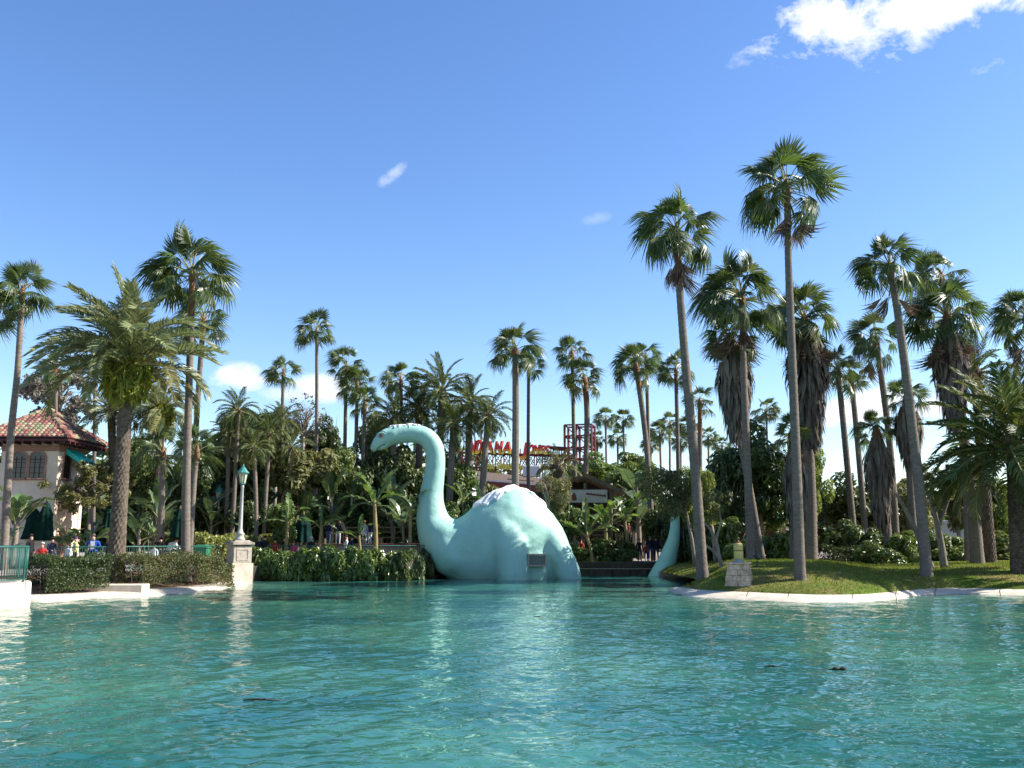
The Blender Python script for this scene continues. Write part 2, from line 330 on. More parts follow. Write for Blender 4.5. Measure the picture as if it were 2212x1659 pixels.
r4 = [G(*p) for p in ((1512, 1252, .4), (1542, 1240, .6), (1600, 1212, 1.2), (1670, 1211, 1.25), (1770, 1211, 1.25), (1860, 1220, 1.0), (1940, 1221, .98), (2010, 1217, 1.05), (2080, 1214, 1.1), (2150, 1213, 1.1), (2250, 1213, 1.1), (2440, 1213, 1.1), (2800, 1213, 1.1))]
r5 = [Vector((p.x*1.15, 68+i*.3, .95)) for i, p in enumerate(r4)]; r5[0] = Vector((9.5, 60, .3)); r5[1] = Vector((11, 66, .9))
r6 = [p+Vector((p.x*.1, 10, -.3)) for p in r5]
tag(loft('concrete_bank', [[p+Vector((0, -.8, -.3)) for p in r0], r0, [(a+b)/2+Vector((0, 0, .03)) for a, b in zip(r0, r1)], r1], M['conc'], sub=6), kind='structure')
bank = [o for o in COL.objects if o.name == 'concrete_bank'][0]
for k, t in ((1, .3), (2, .7), (3, .55), (4, .9), (6, .2), (7, .6), (9, .4)):
    a_, b_ = r0[k].lerp(r0[k+1], t), r1[k].lerp(r1[k+1], t); mb = MB(); mb.tube([a_+Vector((0, -.2, -.05)), (a_+b_)/2+Vector((.02, 0, .04)), b_+Vector((.03, 0, .01))], .014, 5); mb.build('joint', M['soil'], bank)
def grassmat():
    m, N, L, b = nodes('lawn_grass'); b.inputs['Roughness'].default_value = .9; b.inputs['Specular IOR Level'].default_value = .15
    tc = N.new('ShaderNodeTexCoord'); n1 = N.new('ShaderNodeTexNoise'); n1.inputs['Scale'].default_value = .45; n1.inputs['Detail'].default_value = 5; L.new(tc.outputs['Object'], n1.inputs['Vector'])
    n2 = N.new('ShaderNodeTexNoise'); n2.inputs['Scale'].default_value = 14; n2.inputs['Detail'].default_value = 5; L.new(tc.outputs['Object'], n2.inputs['Vector'])
    c = N.new('ShaderNodeValToRGB'); e = c.color_ramp.elements; e[0].position = .38; e[0].color = (.09, .15, .014, 1); e[1].position = .63; e[1].color = (.22, .18, .06, 1); L.new(n1.outputs['Fac'], c.inputs[0])
    mx = N.new('ShaderNodeMix'); mx.data_type = 'RGBA'; mx.blend_type = 'MULTIPLY'; mx.inputs[0].default_value = .8
    c2 = N.new('ShaderNodeValToRGB'); c2.color_ramp.elements[0].position = .3; c2.color_ramp.elements[0].color = (.45, .45, .4, 1); c2.color_ramp.elements[1].position = .65; L.new(n2.outputs['Fac'], c2.inputs[0])
    L.new(c.outputs[0], mx.inputs[6]); L.new(c2.outputs[0], mx.inputs[7]); L.new(mx.outputs[2], b.inputs['Base Color'])
    bp = N.new('ShaderNodeBump'); bp.inputs['Distance'].default_value = .06; L.new(n2.outputs['Fac'], bp.inputs['Height']); L.new(bp.outputs[0], b.inputs['Normal'])
    return m
M['lawn'] = grassmat()
mid = lambda a, b, h=0: [(p+q)/2+Vector((0, 0, h)) for p, q in zip(a, b)]
lawn = tag(loft('lawn', [r1, [p+Vector((0, .12, .07)) for p in r1], mid(r1, r2, .06), r2, mid(r2, r3, .05), r3, mid(r3, r4, .03), r4, r5, r6], M['lawn'], sub=6), kind='structure')
LAWN = BVHTree.FromPolygons([v.co for v in lawn.data.vertices], [p.vertices[:] for p in lawn.data.polygons])
def on_lawn(p, sink=0.):
    h = LAWN.ray_cast(Vector((p.x, p.y, 6)), Vector((0, 0, -1))); return Vector((p.x, p.y, (h[0].z if h[0] else p.z)-sink))
def blades(src, n, h, mats, name, label):
    me = src.data; me.calc_loop_triangles()
    V = np.array([v.co[:] for v in me.vertices]); T = np.array([t.vertices[:] for t in me.loop_triangles])
    c = V[T].mean(1); T = T[(c[:, 1] < 58) & (c[:, 0] < 32)]
    a = V[T[:, 0]]; b = V[T[:, 1]]; c = V[T[:, 2]]
    ar = np.linalg.norm(np.cross(b-a, c-a), axis=1); pick = rng.choice(len(T), n, p=ar/ar.sum())
    u = rng.random((n, 1)); v = rng.random((n, 1)); s = (u+v) > 1; u = np.where(s, 1-u, u); v = np.where(s, 1-v, v)
    p = a[pick]+u*(b-a)[pick]+v*(c-a)[pick]
    th = rng.random(n)*6.283; dv = np.stack([np.cos(th), np.sin(th), np.zeros(n)], 1)*.02
    hh = h*(.5+rng.random((n, 1))); tip = p+np.concatenate([rng.normal(0, .35, (n, 2))*hh, hh], 1)
    VV = np.stack([p-dv, p+dv, tip], 1).reshape(-1, 3); FF = np.arange(3*n).reshape(-1, 3)
    o = ob(name, np_mesh(name, VV, FF, mats)); return tag(o, label, 'grass', kind='stuff')
M['blade'] = leafmat('grass_blade', (0.07, 0.13, 0.012), (0.16, 0.18, 0.035), .3, .7, .2)
blades(lawn, 42000, .07, M['blade'], 'grass', 'short green lawn grass on the sloping bank')

# ------------------------------------------------------------------ frond and leaf meshes (shared)
def fan_mesh(seed, spread=2.1, droop=.35, fold=.25, nseg=26, sweep=0., mat=None, plen=1.0, BL=.82):
    r = random.Random(seed); mb = MB()
    pet = [(plen*t, sweep*.1*t*t, .12*math.sin(t*2.2)-.08*t) for t in (0, .33, .66, 1)]
    mb.tube(pet, [.032, .022, .017, .015], 4, 1)
    h = Vector(pet[-1])
    def pt(a, t, L, dr, off=0.):
        x, y = math.cos(a)*t*L, math.sin(a)*t*L
        z = -fold*abs(math.sin(a))*t*L-droop*(t**2.6)*L*dr-.15*t*max(math.cos(a), 0)
        y += sweep*t*t*L
        x -= abs(sweep)*.15*t*t*L
        return h+Vector((x, y, z+off))
    da = 2*spread/nseg
    for i in range(nseg):
        a = -spread+da*(i+.5); L = BL*(1-.25*(abs(a)/spread)**2)*r.uniform(.9, 1.06); dr = r.uniform(.7, 1.5)
        aj = a+r.uniform(-.05, .05); T = r.uniform(.56, .66)
        v = [h+Vector((.02*math.cos(a), .02*math.sin(a), 0)),
             pt(a-da/2, T, L, 1), pt(a, T, L, 1, .03), pt(a+da/2, T, L, 1),
             pt(aj-da*.3, .82, L, dr), pt(aj+da*.3, .82, L, dr), pt(aj+r.uniform(-.06, .06), 1.04, L, dr*1.3)]
        mb.add(v, [(0, 1, 2), (0, 2, 3), (1, 4, 2), (2, 4, 5), (2, 5, 3), (4, 6, 5)])
    return mb.mesh('fan_frond', [mat or M['fan'], M['petiole'] if mat is None else mat])
FAN = [fan_mesh(1, 2.0, .4), fan_mesh(2, 2.2, .5, .35), fan_mesh(3, 1.9, .6, .5), fan_mesh(4, 1.8, .5, .5, sweep=.4), fan_mesh(5, 1.8, .5, .35, sweep=-.4), fan_mesh(6, 2.1, .3, .15), fan_mesh(7, 1.9, .75, .45), fan_mesh(8, 1.6, .7, .7), fan_mesh(9, 1.8, .45, .3, sweep=.7)]
FAN_UP = [fan_mesh(11, 1.5, .12, .15), fan_mesh(12, 1.3, .2, .3), fan_mesh(13, 1.7, .18, .05)]
FAN_DEAD = [fan_mesh(21, .55, .25, .7, 18, mat=M['fan_dead']), fan_mesh(22, .7, .4, .8, 18, mat=M['fan_dead'])]
def date_mesh(seed, bend=1.0, nl=44, ll=.2, vee=.5, mat='date', dr=.3):
    r = random.Random(seed); mb = MB(); pts = []; ang = 0; p = Vector((0, 0, 0)); K = 12
    for i in range(K+1):
        pts.append(p.copy()); s = i/K
        ang = -bend*(s**1.35); p = p+Vector((math.cos(ang), 0, math.sin(ang)))/K
    mb.tube(pts, [.014*(1-.85*i/K)+.001 for i in range(K+1)], 4, 1)
    for i in range(nl):
        s = .14+.86*(i+.5)/nl; f = s*K; k = min(int(f), K-1); q = pts[k].lerp(pts[k+1], f-k); t = (pts[k+1]-pts[k]).normalized(); nrm = Vector((-t.z, 0, t.x))
        L = ll*min(1, .35+2.2*(s-.14))*(1-.55*max(0, s-.6)/.4)
        for sd in (-1, 1):
            fw = r.uniform(.55, .85)+.5*s; v = vee*r.uniform(.3, 1.4)
            d = (t*fw+Vector((0, sd, 0))+nrm*v).normalized()
            wd = (t*.55-Vector((0, sd*.2, 0))+nrm*r.uniform(-.5, .5)).normalized()*.011
            m_ = q+d*L*.55; tip = q+d*L+Vector((0, 0, -dr*L*r.uniform(.5, 1.2)))
            mb.add([q-wd*.5, m_-wd, tip, m_+wd, q+wd*.5], [(0, 1, 3, 4), (1, 2, 3)])
    return mb.mesh('date_frond', [M[mat], M['rachis']])
def date_set(mat, **k): return [date_mesh(30+i, b, mat=mat, **k) for i, b in enumerate((.35, .7, 1.1, 1.5, 1.9, 2.2))]
DATE = date_set('date'); DATE_OLD = date_set('date_old'); DATE_DK = date_set('date_dark')
PYG = date_set('date_dark', nl=40, ll=.24, dr=.5); PYG_Y = date_set('date_old', nl=36, ll=.22, dr=.5)
def orient(d, roll, loc, s):
    d = d.normalized(); up = Vector((0, 0, 1)) if abs(d.z) < .93 else Vector((-d.x, -d.y, .05))
    z = (up-d*up.dot(d)).normalized(); y = z.cross(d)
    m = Matrix((d, y, z)).transposed() @ Matrix.Rotation(roll, 3, 'X')
    s = Vector(s) if hasattr(s, '__len__') else Vector((s, s, s))
    return Matrix.Translation(loc) @ m.to_4x4() @ Matrix.Diagonal((s.x, s.y, s.z, 1))
def curve_pts(pts, n):
    k = len(pts); out = []
    for i in range(n+1):
        f = i/n*(k-1); j = min(int(f), k-2); t = f-j; p0, p1, p2, p3 = pts[max(j-1, 0)], pts[j], pts[j+1], pts[min(j+2, k-1)]
        out.append(.5*((2*p1)+(p2-p0)*t+(2*p0-5*p1+4*p2-p3)*t*t+(3*p1-p0-3*p2+p3)*t**3))
    return out
def ringed_trunk(pts, rb, rt, mats, name='trunk', parent=None, neck=.0, flare=.35, boots=0, sides=12, ring=.22):
    L = sum((b-a).length for a, b in zip(pts[:-1], pts[1:])); n = max(20, min(110, int(L/ring)*2)); cp = curve_pts(pts, n); rad = []
    for i in range(n+1):
        t = i/n; r = rb+(rt-rb)*t**.8; r *= 1+flare*math.exp(-t*L/.55); r *= 1+(.03 if i % 2 else -.02)+random.uniform(-.012, .012)
        rad.append(r)
    mb = MB(); mb.tube(cp, rad, sides, 0, True, .015)
    if neck:
        for i, p in enumerate(mb.m):
            k = i//sides
            if k > n*(1-neck) and i < n*sides: mb.m[i] = 1
    o = mb.build(name, mats, parent, True)
    return o
WIND = Vector((-.26, .06, 0))
def skirt_mesh(H, Rr, n, seed, taper=.35):
    g = np.random.default_rng(seed); V = []; Fc = []
    t = g.random(n)**.9; az = g.random(n)*2*np.pi
    L = (.7+.6*g.random(n))*min(1.4, H*.45)
    z0 = -t*(H-.5); prof = np.minimum(1, .35+2.6*t)*(1-(1-taper)*np.clip((t-.35)/.65, 0, 1)); r0 = Rr*prof*(.55+.4*g.random(n)); r1 = r0+Rr*.22*(g.random(n)-.25)
    wd = .05+.09*g.random(n)
    ca, sa = np.cos(az), np.sin(az); tx, ty = -sa, ca
    def pnt(r, z, o): return np.stack([ca*r+tx*o, sa*r+ty*o, z], 1)
    dz = g.normal(0, .14, n)
    A = [pnt(r0*.8, z0, -wd*.4), pnt(r0*.8, z0, wd*.4), pnt(r0+.04, z0-L*.5, -wd+dz*.5), pnt(r0+.04, z0-L*.5, wd+dz*.5), pnt(r1, z0-L, dz)]
    V = np.stack(A, 1).reshape(-1, 3); b = np.arange(n)[:, None]*5
    Fc = np.concatenate([b+np.array([[0, 1, 3]]), b+np.array([[0, 3, 2]]), b+np.array([[2, 3, 4]])], 0)
    return np_mesh('dead_frond_skirt', V, Fc, M['skirt'])
def fan_palm(label, crown, rpx, base, D, mids=(), tw=(11, 7), nf=34, skirt=None, dead=0, group=None, neck=.05, seed=0, low=-35, lean=None, cat='palm tree', name='fan_palm', wind=1., joined=None):
    random.seed(seed+int(crown[0])*7+int(crown[1]))
    C = P(crown[0], crown[1], D); b = P(base[0], base[1] if base[1] else HOR, D)
    if not base[1]: b.z = PROM
    e = empty(name, b, label, cat, group)
    pts = [Vector((0, 0, -.35))]+[P(x, y, D)-b for x, y in mids]+[C-b]
    if not mids: pts.insert(1, (C-b)*.5+Vector((random.uniform(-.12, .12), 0, 0)))
    ringed_trunk(pts, px(tw[0]*.84, D), px(tw[1]*.84, D), [M['trunk'], M['neck']], parent=e, neck=neck)
    rr = px(rpx, D)
    if joined is not None:
        ob('crown', joined, e, C-b, (0, 0, random.uniform(0, 6.28)), rr); return e
    heart = MB(); top = (C-b)
    heart.lathe([(px(tw[1], D)*.8, -.6), (px(tw[1], D)*1.15, -.25), (px(tw[1], D)*.7, .1), (.03, .4)], 8)
    cr = heart.build('crown', M['neck'], e, True, top)
    nf = int(nf*.8); low = max(low, -24)
    for i in range(nf):
        t = i/(nf-1); az = i*2.39996+random.uniform(-.5, .5); el = R(84-(84-low)*t**.9+random.uniform(-13, 13))
        d = Vector((math.cos(az)*math.cos(el), math.sin(az)*math.cos(el), math.sin(el)))+WIND*wind*random.uniform(.5, 1.4)
        me = random.choice(FAN_UP) if t < .25 else random.choice(FAN)
        f = bpy.data.objects.new('frond', me); link(f, cr)
        s = rr/1.66*random.uniform(.82, 1.12)*(.85 if t < .12 else 1)
        f.matrix_local = orient(d, random.uniform(-.8, .8) if t > .25 else random.uniform(-2.5, 2.5), Vector((0, 0, .1-.35*t)), s)
    for i in range(dead):
        az = random.uniform(0, 6.28); el = R(random.uniform(-82, -62)); d = Vector((math.cos(az)*math.cos(el), math.sin(az)*math.cos(el), math.sin(el)))+WIND*.3
        f = bpy.data.objects.new('dead_frond', random.choice(FAN_DEAD)); link(f, cr); f.matrix_local = orient(d, random.uniform(-1, 1), Vector((0, 0, -.3)), rr/1.3*random.uniform(.85, 1.15))
    if skirt:
        y1, hw = skirt; H = (C.z-P(crown[0], y1, D).z); hw *= 1.06
        sk = ob('dead_frond_skirt', skirt_mesh(H, px(hw, D), 900, seed+5), e, top+Vector((0, 0, -.15)))
        for i in range(22):
            az = random.uniform(0, 6.28); d = Vector((math.cos(az)*.42, math.sin(az)*.3, -1))
            f = bpy.data.objects.new('dead_frond', random.choice(FAN_DEAD)); link(f, cr); f.matrix_local = orient(d, random.uniform(-1, 1), Vector((0, 0, random.uniform(-.9, -.2))), rr/1.55*random.uniform(.8, 1.1))
    return e
def joined_crown(seed):
    random.seed(seed); V = []; Fq = []; mb = MB()
    for i in range(22):
        t = i/21; az = i*2.39996; el = R(86-120*t**.85); d = Vector((math.cos(az)*math.cos(el), math.sin(az)*math.cos(el), math.sin(el)))+WIND*random.uniform(.5, 1.4)
        me = FAN_UP[i % 3] if t < .25 else FAN[i % 9]; mt = orient(d, random.uniform(-.4, .4), Vector((0, 0, 0)), .58*random.uniform(.9, 1.05))
        vs = [mt @ v.co for v in me.vertices]; b = len(mb.v); mb.v += [tuple(v) for v in vs]
        for p in me.polygons: mb.f.append(tuple(b+k for k in p.vertices)); mb.m.append(p.material_index)
    return mb.mesh('fan_palm_crown', [M['fan'], M['petiole']])
JC = [joined_crown(s) for s in (1, 2)]
def date_palm(label, crown, rpx, base, D, tw=(20, 20), nf=60, old=.25, sets=None, mids=(), boots=True, fern=None, low=-30, group=None, seed=0, name='date_palm', mat='boots', wind=.8, arch=2.9):
    random.seed(seed+int(crown[0])*5+int(crown[1])); sets = sets or (DATE, DATE_OLD)
    C = P(crown[0], crown[1], D); b = P(base[0], base[1] if base[1] else HOR, D)
    if not base[1]: b.z = PROM
    e = empty(name, b, label, 'palm tree', group); top = C-b
    pts = [Vector((0, 0, -.35))]+[P(x, y, D)-b for x, y in mids]+[top]
    if not mids: pts.insert(1, top*.5+Vector((random.uniform(-.1, .1), 0, 0)))
    if boots:                                     # knobbly trunk: rows of leaf bases
        n = 120; cp = curve_pts(pts, n); sides = 26; mb = MB(); vs = []
        for i, p in enumerate(cp):
            t = i/n; r = px((tw[0]+(tw[1]-tw[0])*t)*.86, D)*(1+.22*math.exp(-t*8))
            for j in range(sides):
                th = 2*math.pi*(j+.12*i)/sides; k = 1+(.05 if ((i+j*2) % 4 < 2) else -.045)+random.uniform(-.035, .035)
                vs.append((p.x+r*k*math.cos(th), p.y+r*k*math.sin(th), p.z+random.uniform(-.01, .01)))
        mb.add(vs, [(i*sides+j, i*sides+(j+1) % sides, (i+1)*sides+(j+1) % sides, (i+1)*sides+j) for i in range(n) for j in range(sides)])
        mb.build('trunk', M[mat], e, False)
    else: ringed_trunk(pts, px(tw[0], D), px(tw[1], D), [M['trunk'], M['neck']], parent=e, neck=.06, sides=10)
    rr = px(rpx, D); hb = MB(); w_ = px(tw[1], D); hb.lathe([(w_*.9, -w_*2.2), (w_*1.35, -w_*.8), (w_*1.15, 0), (w_*.4, w_)], 12)
    cr = hb.build('crown', M['boots'], e, False, top)
    for i in range(nf):
        t = i/(nf-1); az = i*2.39996+random.uniform(-.25, .25); el = R(88-(88-low)*t**.8+random.uniform(-7, 7))
        d = Vector((math.cos(az)*math.cos(el), math.sin(az)*math.cos(el), math.sin(el)))+WIND*wind*random.uniform(.4, 1.2)
        st = sets[1] if (t > 1-old and random.random() < .75) else sets[0]
        bi = min(5, max(0, int(round(arch+random.uniform(-1.3, 1.3))))) if t > .2 else random.choice((0, 1, 1, 2, 3))
        f = bpy.data.objects.new('frond', st[bi]); link(f, cr)
        f.matrix_local = orient(d, random.uniform(-.5, .5), Vector((math.cos(az)*w_*.5, math.sin(az)*w_*.5, -w_*t)), rr*random.uniform(.92, 1.12)*(1.12 if bi > 3 else 1))
    if fern:
        fr, dy = fern; ob('fern_ball', fern_mesh(seed), e, top+Vector((0, 0, -px(dy, D))), (0, 0, 1), (px(fr, D), px(fr, D), px(fr, D)))
    return e
def leaf_cloud(seed, n, ll, lw, lobes=14, lobe_r=(.28, .45), spread=.68, up=.35, droop=.2, flat=1., inner=.55):
    g = np.random.default_rng(seed)
    c = g.normal(0, 1, (lobes, 3)); c /= np.linalg.norm(c, axis=1)[:, None]; c *= (spread*g.random(lobes)**.45)[:, None]; c[:, 2] *= flat
    rad = g.uniform(*lobe_r, lobes); k = g.choice(lobes, n, p=rad**2/np.sum(rad**2))
    d = g.normal(0, 1, (n, 3)); d /= np.linalg.norm(d, axis=1)[:, None]
    rho = inner+(1-inner)*g.random(n)**.5
    p = c[k]+d*(rad[k]*rho)[:, None]
    nr = d*.8+np.array([0, 0, up])+g.normal(0, .55, (n, 3)); nr /= np.linalg.norm(nr, axis=1)[:, None]
    a = g.normal(0, 1, (n, 3))+d*.6; a[:, 2] -= droop*2; a -= nr*np.sum(a*nr, 1)[:, None]; a /= np.linalg.norm(a, axis=1)[:, None]
    b = np.cross(nr, a); s = (.65+.7*g.random(n))[:, None]
    base = p-a*ll*.5*s; tip = p+a*ll*.5*s-np.array([0, 0, droop*ll])*s
    l = p-b*lw*.5*s+nr*lw*.12*s; r_ = p+b*lw*.5*s+nr*lw*.12*s
    V = np.stack([base, l, tip, r_], 1).reshape(-1, 3); i = np.arange(n)[:, None]*4
    return V, np.concatenate([i+np.array([[0, 3, 2]]), i+np.array([[0, 2, 1]])], 0)
def fern_mesh(seed):
    V, Fc = leaf_cloud(seed+90, 3200, .5, .08, 10, (.5, .7), .4, .2, .5)
    return np_mesh('fern_ball', V, Fc, M['fern'])
CLOUD = {}
for key, args in dict(fine=dict(n=11000, ll=.085, lw=.05, lobes=34, lobe_r=(.17, .36), spread=.8),
                      mid=dict(n=9000, ll=.115, lw=.06, lobes=30, lobe_r=(.13, .4), spread=.85),
                      big=dict(n=4600, ll=.2, lw=.085, lobes=24, lobe_r=(.16, .42), spread=.84, droop=.15),
                      split=dict(n=1700, ll=.42, lw=.13, lobes=16, lobe_r=(.25, .45), spread=.75, droop=.28, up=.6),
                      airy=dict(n=6000, ll=.09, lw=.05, lobes=70, lobe_r=(.06, .2), spread=.95, inner=.0),
                      twig=dict(n=1300, ll=.07, lw=.04, lobes=90, lobe_r=(.05, .16), spread=1.0, inner=.0),
                      tuft=dict(n=4200, ll=.13, lw=.03, lobes=20, lobe_r=(.2, .36), spread=.78, up=.8)).items():
    CLOUD[key] = [leaf_cloud(100+i*13+len(key), **args) for i in range(2)]
CM = {}
def cloud_mesh(key, mat, i):
    k = (key, mat, i % 2)
    if k not in CM: CM[k] = np_mesh(key+'_foliage', *CLOUD[key][i % 2], M[mat])
    return CM[k]
cnt = [0]
def tree(label, cxy, rxy, D, key, mat, group=None, name='broadleaf_tree', cat='tree', basex=None, trunk=True, depth=1.0, base_z=PROM, tr=.16, limbs=6):
    cnt[0] += 1; i = cnt[0]; random.seed(i*31)
    c = P(cxy[0], cxy[1], D); rx, rz = px(rxy[0], D), px(rxy[1], D)
    b = Vector((P(basex or cxy[0], HOR, D).x, D, base_z)); e = empty(name, b, label, cat, group)
    mb = MB(); t = c-b
    f0 = Vector((t.x*.25, t.y*.25, max(.3, (t.z-rz*.75))))
    if trunk:
        mb.tube([Vector((0, 0, -.3)), f0*.5+Vector((.05, 0, 0)), f0], [tr*1.3, tr, tr*.9], 8)
        for k in range(limbs):
            a = random.uniform(0, 6.28); q = t+Vector((math.cos(a)*rx*.55, math.sin(a)*rx*.5, random.uniform(-.4, .7)*rz)); m_ = (f0+q)/2+Vector((random.uniform(-.2, .2), random.uniform(-.2, .2), .15*rz))
            mb.tube([f0, m_, q], [tr*.6, tr*.35, tr*.1], 6)
            for s in range(2): mb.tube([m_, (m_+q)/2+Vector((random.uniform(-.3, .3)*rx, 0, random.uniform(0, .3)*rz)), q+Vector((random.uniform(-.5, .5)*rx, random.uniform(-.4, .4)*rx, random.uniform(-.1, .4)*rz))], [tr*.25, tr*.15, tr*.05], 5)
        mb.build('trunk', M['bark'], e, True)
    else:
        for k in range(5):
            a = random.uniform(0, 6.28); mb.tube([Vector((math.cos(a)*rx*.15, math.sin(a)*rx*.15, -.15)), t*.6+Vector((math.cos(a)*rx*.4, math.sin(a)*rx*.3, 0)), t+Vector((math.cos(a)*rx*.7, math.sin(a)*rx*.5, rz*.4))], [.05, .035, .015], 5)
        mb.build('stems', M['bark'], e, True)
    ob('crown' if trunk else 'foliage', cloud_mesh(key, mat, i), e, t, (0, 0, random.uniform(0, 6.28)), (rx*1.12, rx*depth*1.12, rz*1.12))
    return e
def shrub(*a, **k):
    k.setdefault('name', 'shrub'); k.setdefault('cat', 'shrub'); k['trunk'] = False; return tree(*a, **k)
# paddle leaves of bananas and birds of paradise
def paddle_mesh(seed, width=.15, bend=1.0, tear=.5, mat='banana', fold=.35, stalk=.14):
    r = random.Random(seed); mb = MB(); K = 14; pts = []; p = Vector((0, 0, 0))
    for i in range(K+1):
        pts.append(p.copy()); a = -bend*((i/K)**1.5); p = p+Vector((math.cos(a), 0, math.sin(a)))/K
    mb.tube(pts, [.016*(1-.8*i/K) for i in range(K+1)], 4, 1)
    k0 = int(stalk*K)
    def wd(s): 
        s = max(0, min(1, (s-stalk)/(1-stalk))); return width*(math.sin(math.pi*min(1, s*.92+.06))**.55)*(1 if s < .97 else .3)
    for sd in (-1, 1):
        i = k0
        while i < K:
            step = 1 if r.random() < tear else 2
            j = min(K, i+step); gap = .25 if r.random() < tear else 0
            t = (pts[j]-pts[i]).normalized(); n = Vector((-t.z, 0, t.x)); dz = fold+r.uniform(-.25, .35)*tear*1.5; lag = r.uniform(.02, .06)
            def edge(q, s): return q+Vector((0, sd, 0))*wd(s)*math.cos(dz)+n*wd(s)*math.sin(dz)*(-.2 if r.random() < tear*.5 else 1)+t*lag
            a, b = pts[i], pts[j]
            mb.add([a, b, edge(b.lerp(a, gap*.5), j/K), edge(a.lerp(b, gap*.5), i/K)], [(0, 1, 2, 3)] if sd > 0 else [(3, 2, 1, 0)]); i = j
    return mb.mesh('paddle_leaf', [M[mat], M['petiole']], True)
BAN = [paddle_mesh(i, .105, b, .6) for i, b in enumerate((.3, .8, 1.3, 1.8, 2.3))]
STR = [paddle_mesh(20+i, .17, b, .12, 'strel', .3, .35) for i, b in enumerate((.15, .4, .7, 1.0, 1.4))]
def banana(label, top, base, D, lpx, n=7, tw=6, dirs=None, kind='banana', group=None, bz=PROM, lean=0, spread=1.0):
    random.seed(int(top[0])*3+int(D)); C = P(top[0], top[1], D); b = P(base[0], HOR, D); b.z = bz
    e = empty('banana_plant' if kind == 'banana' else 'bird_of_paradise_plant', b, label, 'plant', group); t = C-b; L = px(lpx, D)
    mb = MB(); mb.tube(curve_pts([Vector((0, 0, -.2)), t*.5+Vector((.05, 0, 0)), t, t+Vector((0, 0, L*.12))], 8), [px(tw*.66, D)*(1.15-.5*i/8) for i in range(9)], 9, 0, True, .04)
    mb.build('stem', M['bstem'] if kind == 'banana' else M['bark'], e, True)
    S_ = BAN if kind == 'banana' else STR
    for i in range(n):
        if dirs and i < len(dirs): az, el, bi, sc = dirs[i]; az, el = R(az), R(el)
        else: az = i*2.4+random.uniform(-.3, .3); el = R(random.uniform(25, 80)*spread); bi = random.choice((1, 2, 2, 3) if kind == 'banana' else (0, 1, 2, 3)); sc = random.uniform(.75, 1.05)
        d = Vector((math.cos(az)*math.cos(el), math.sin(az)*math.cos(el), math.sin(el)))
        f = bpy.data.objects.new('leaf', S_[bi]); link(f, e); f.matrix_local = orient(d, random.uniform(-.5, .5), t*(1 if kind == 'banana' else random.uniform(.4, 1))+Vector((0, 0, random.uniform(-.1, .1))), L*sc)
    return e
def box_hedge(name, label, pts, w_, z0, z1, n, mat, ll=.09, group=None, seed=0):
    """a clipped hedge: leaves through the outer shell of a run of boxes along pts"""
    g = np.random.default_rng(seed+3); pts = [Vector(p) for p in pts]; seg = [(a, b, (b-a).length) for a, b in zip(pts[:-1], pts[1:])]; tot = sum(s[2] for s in seg)
    out = []
    for a, b, L in seg:
        m = int(n*L/tot); t = (b-a)/L; nn = Vector((-t.y, t.x, 0)); u = g.random(m); v = g.uniform(-1, 1, m); h = g.random(m); face = g.random(m); q = g.uniform(.72, 1.0, m)
        v = np.where(face < .55, np.sign(v)*q, v); h = np.where(face >= .55, q, h)
        bump = .1*np.sin(u*L*2.3+1)+.08*np.sin(u*L*5.1)
        zz0 = a.z+(b.z-a.z)*u
        v *= (w_/2)*(1+.12*np.sin(u*L*1.7+h*3)); h2 = z0+(z1-z0+bump)*h*(1-.08*(v/(w_/2))**2)
        out.append(np.stack([a.x+t.x*u*L+nn.x*v, a.y+t.y*u*L+nn.y*v, zz0+h2], 1))
    p = np.concatenate(out); m = len(p); p += g.normal(0, .03, p.shape); nr = g.normal(0, 1, (m, 3)); nr[:, 2] += .5; nr /= np.linalg.norm(nr, axis=1)[:, None]
    a = g.normal(0, 1, (m, 3)); a -= nr*np.sum(a*nr, 1)[:, None]; a /= np.linalg.norm(a, axis=1)[:, None]; b = np.cross(nr, a); s = g.uniform(.6, 1.3, (m, 1))
    V = np.stack([p-a*ll*s*.5, p+b*ll*s*.3, p+a*ll*s*.5, p-b*ll*s*.3], 1).reshape(-1, 3); c = sum(pts, Vector())/len(pts); V -= np.array([c.x, c.y, c.z])
    i = np.arange(m)[:, None]*4
    me = np_mesh('foliage', V, np.concatenate([i+np.array([[0, 1, 2]]), i+np.array([[0, 2, 3]])], 0), M[mat])
    e = empty(name, c, label, 'hedge', group); ob('foliage', me, e)
    mb = MB()
    for a, b, L in seg:
        for k in range(max(2, int(L/.5))):
            t = (k+.5)/max(2, int(L/.5)); q = a.lerp(b, t)-c; mb.tube([q+Vector((0, 0, z0-.1)), q+Vector((random.uniform(-.1, .1), random.uniform(-.1, .1), (z0+z1)/2)), q+Vector((random.uniform(-.25, .25), random.uniform(-.2, .2), z1*.9))], [.03, .02, .01], 5)
    mb.build('stems', M['bark'], e, True); return e

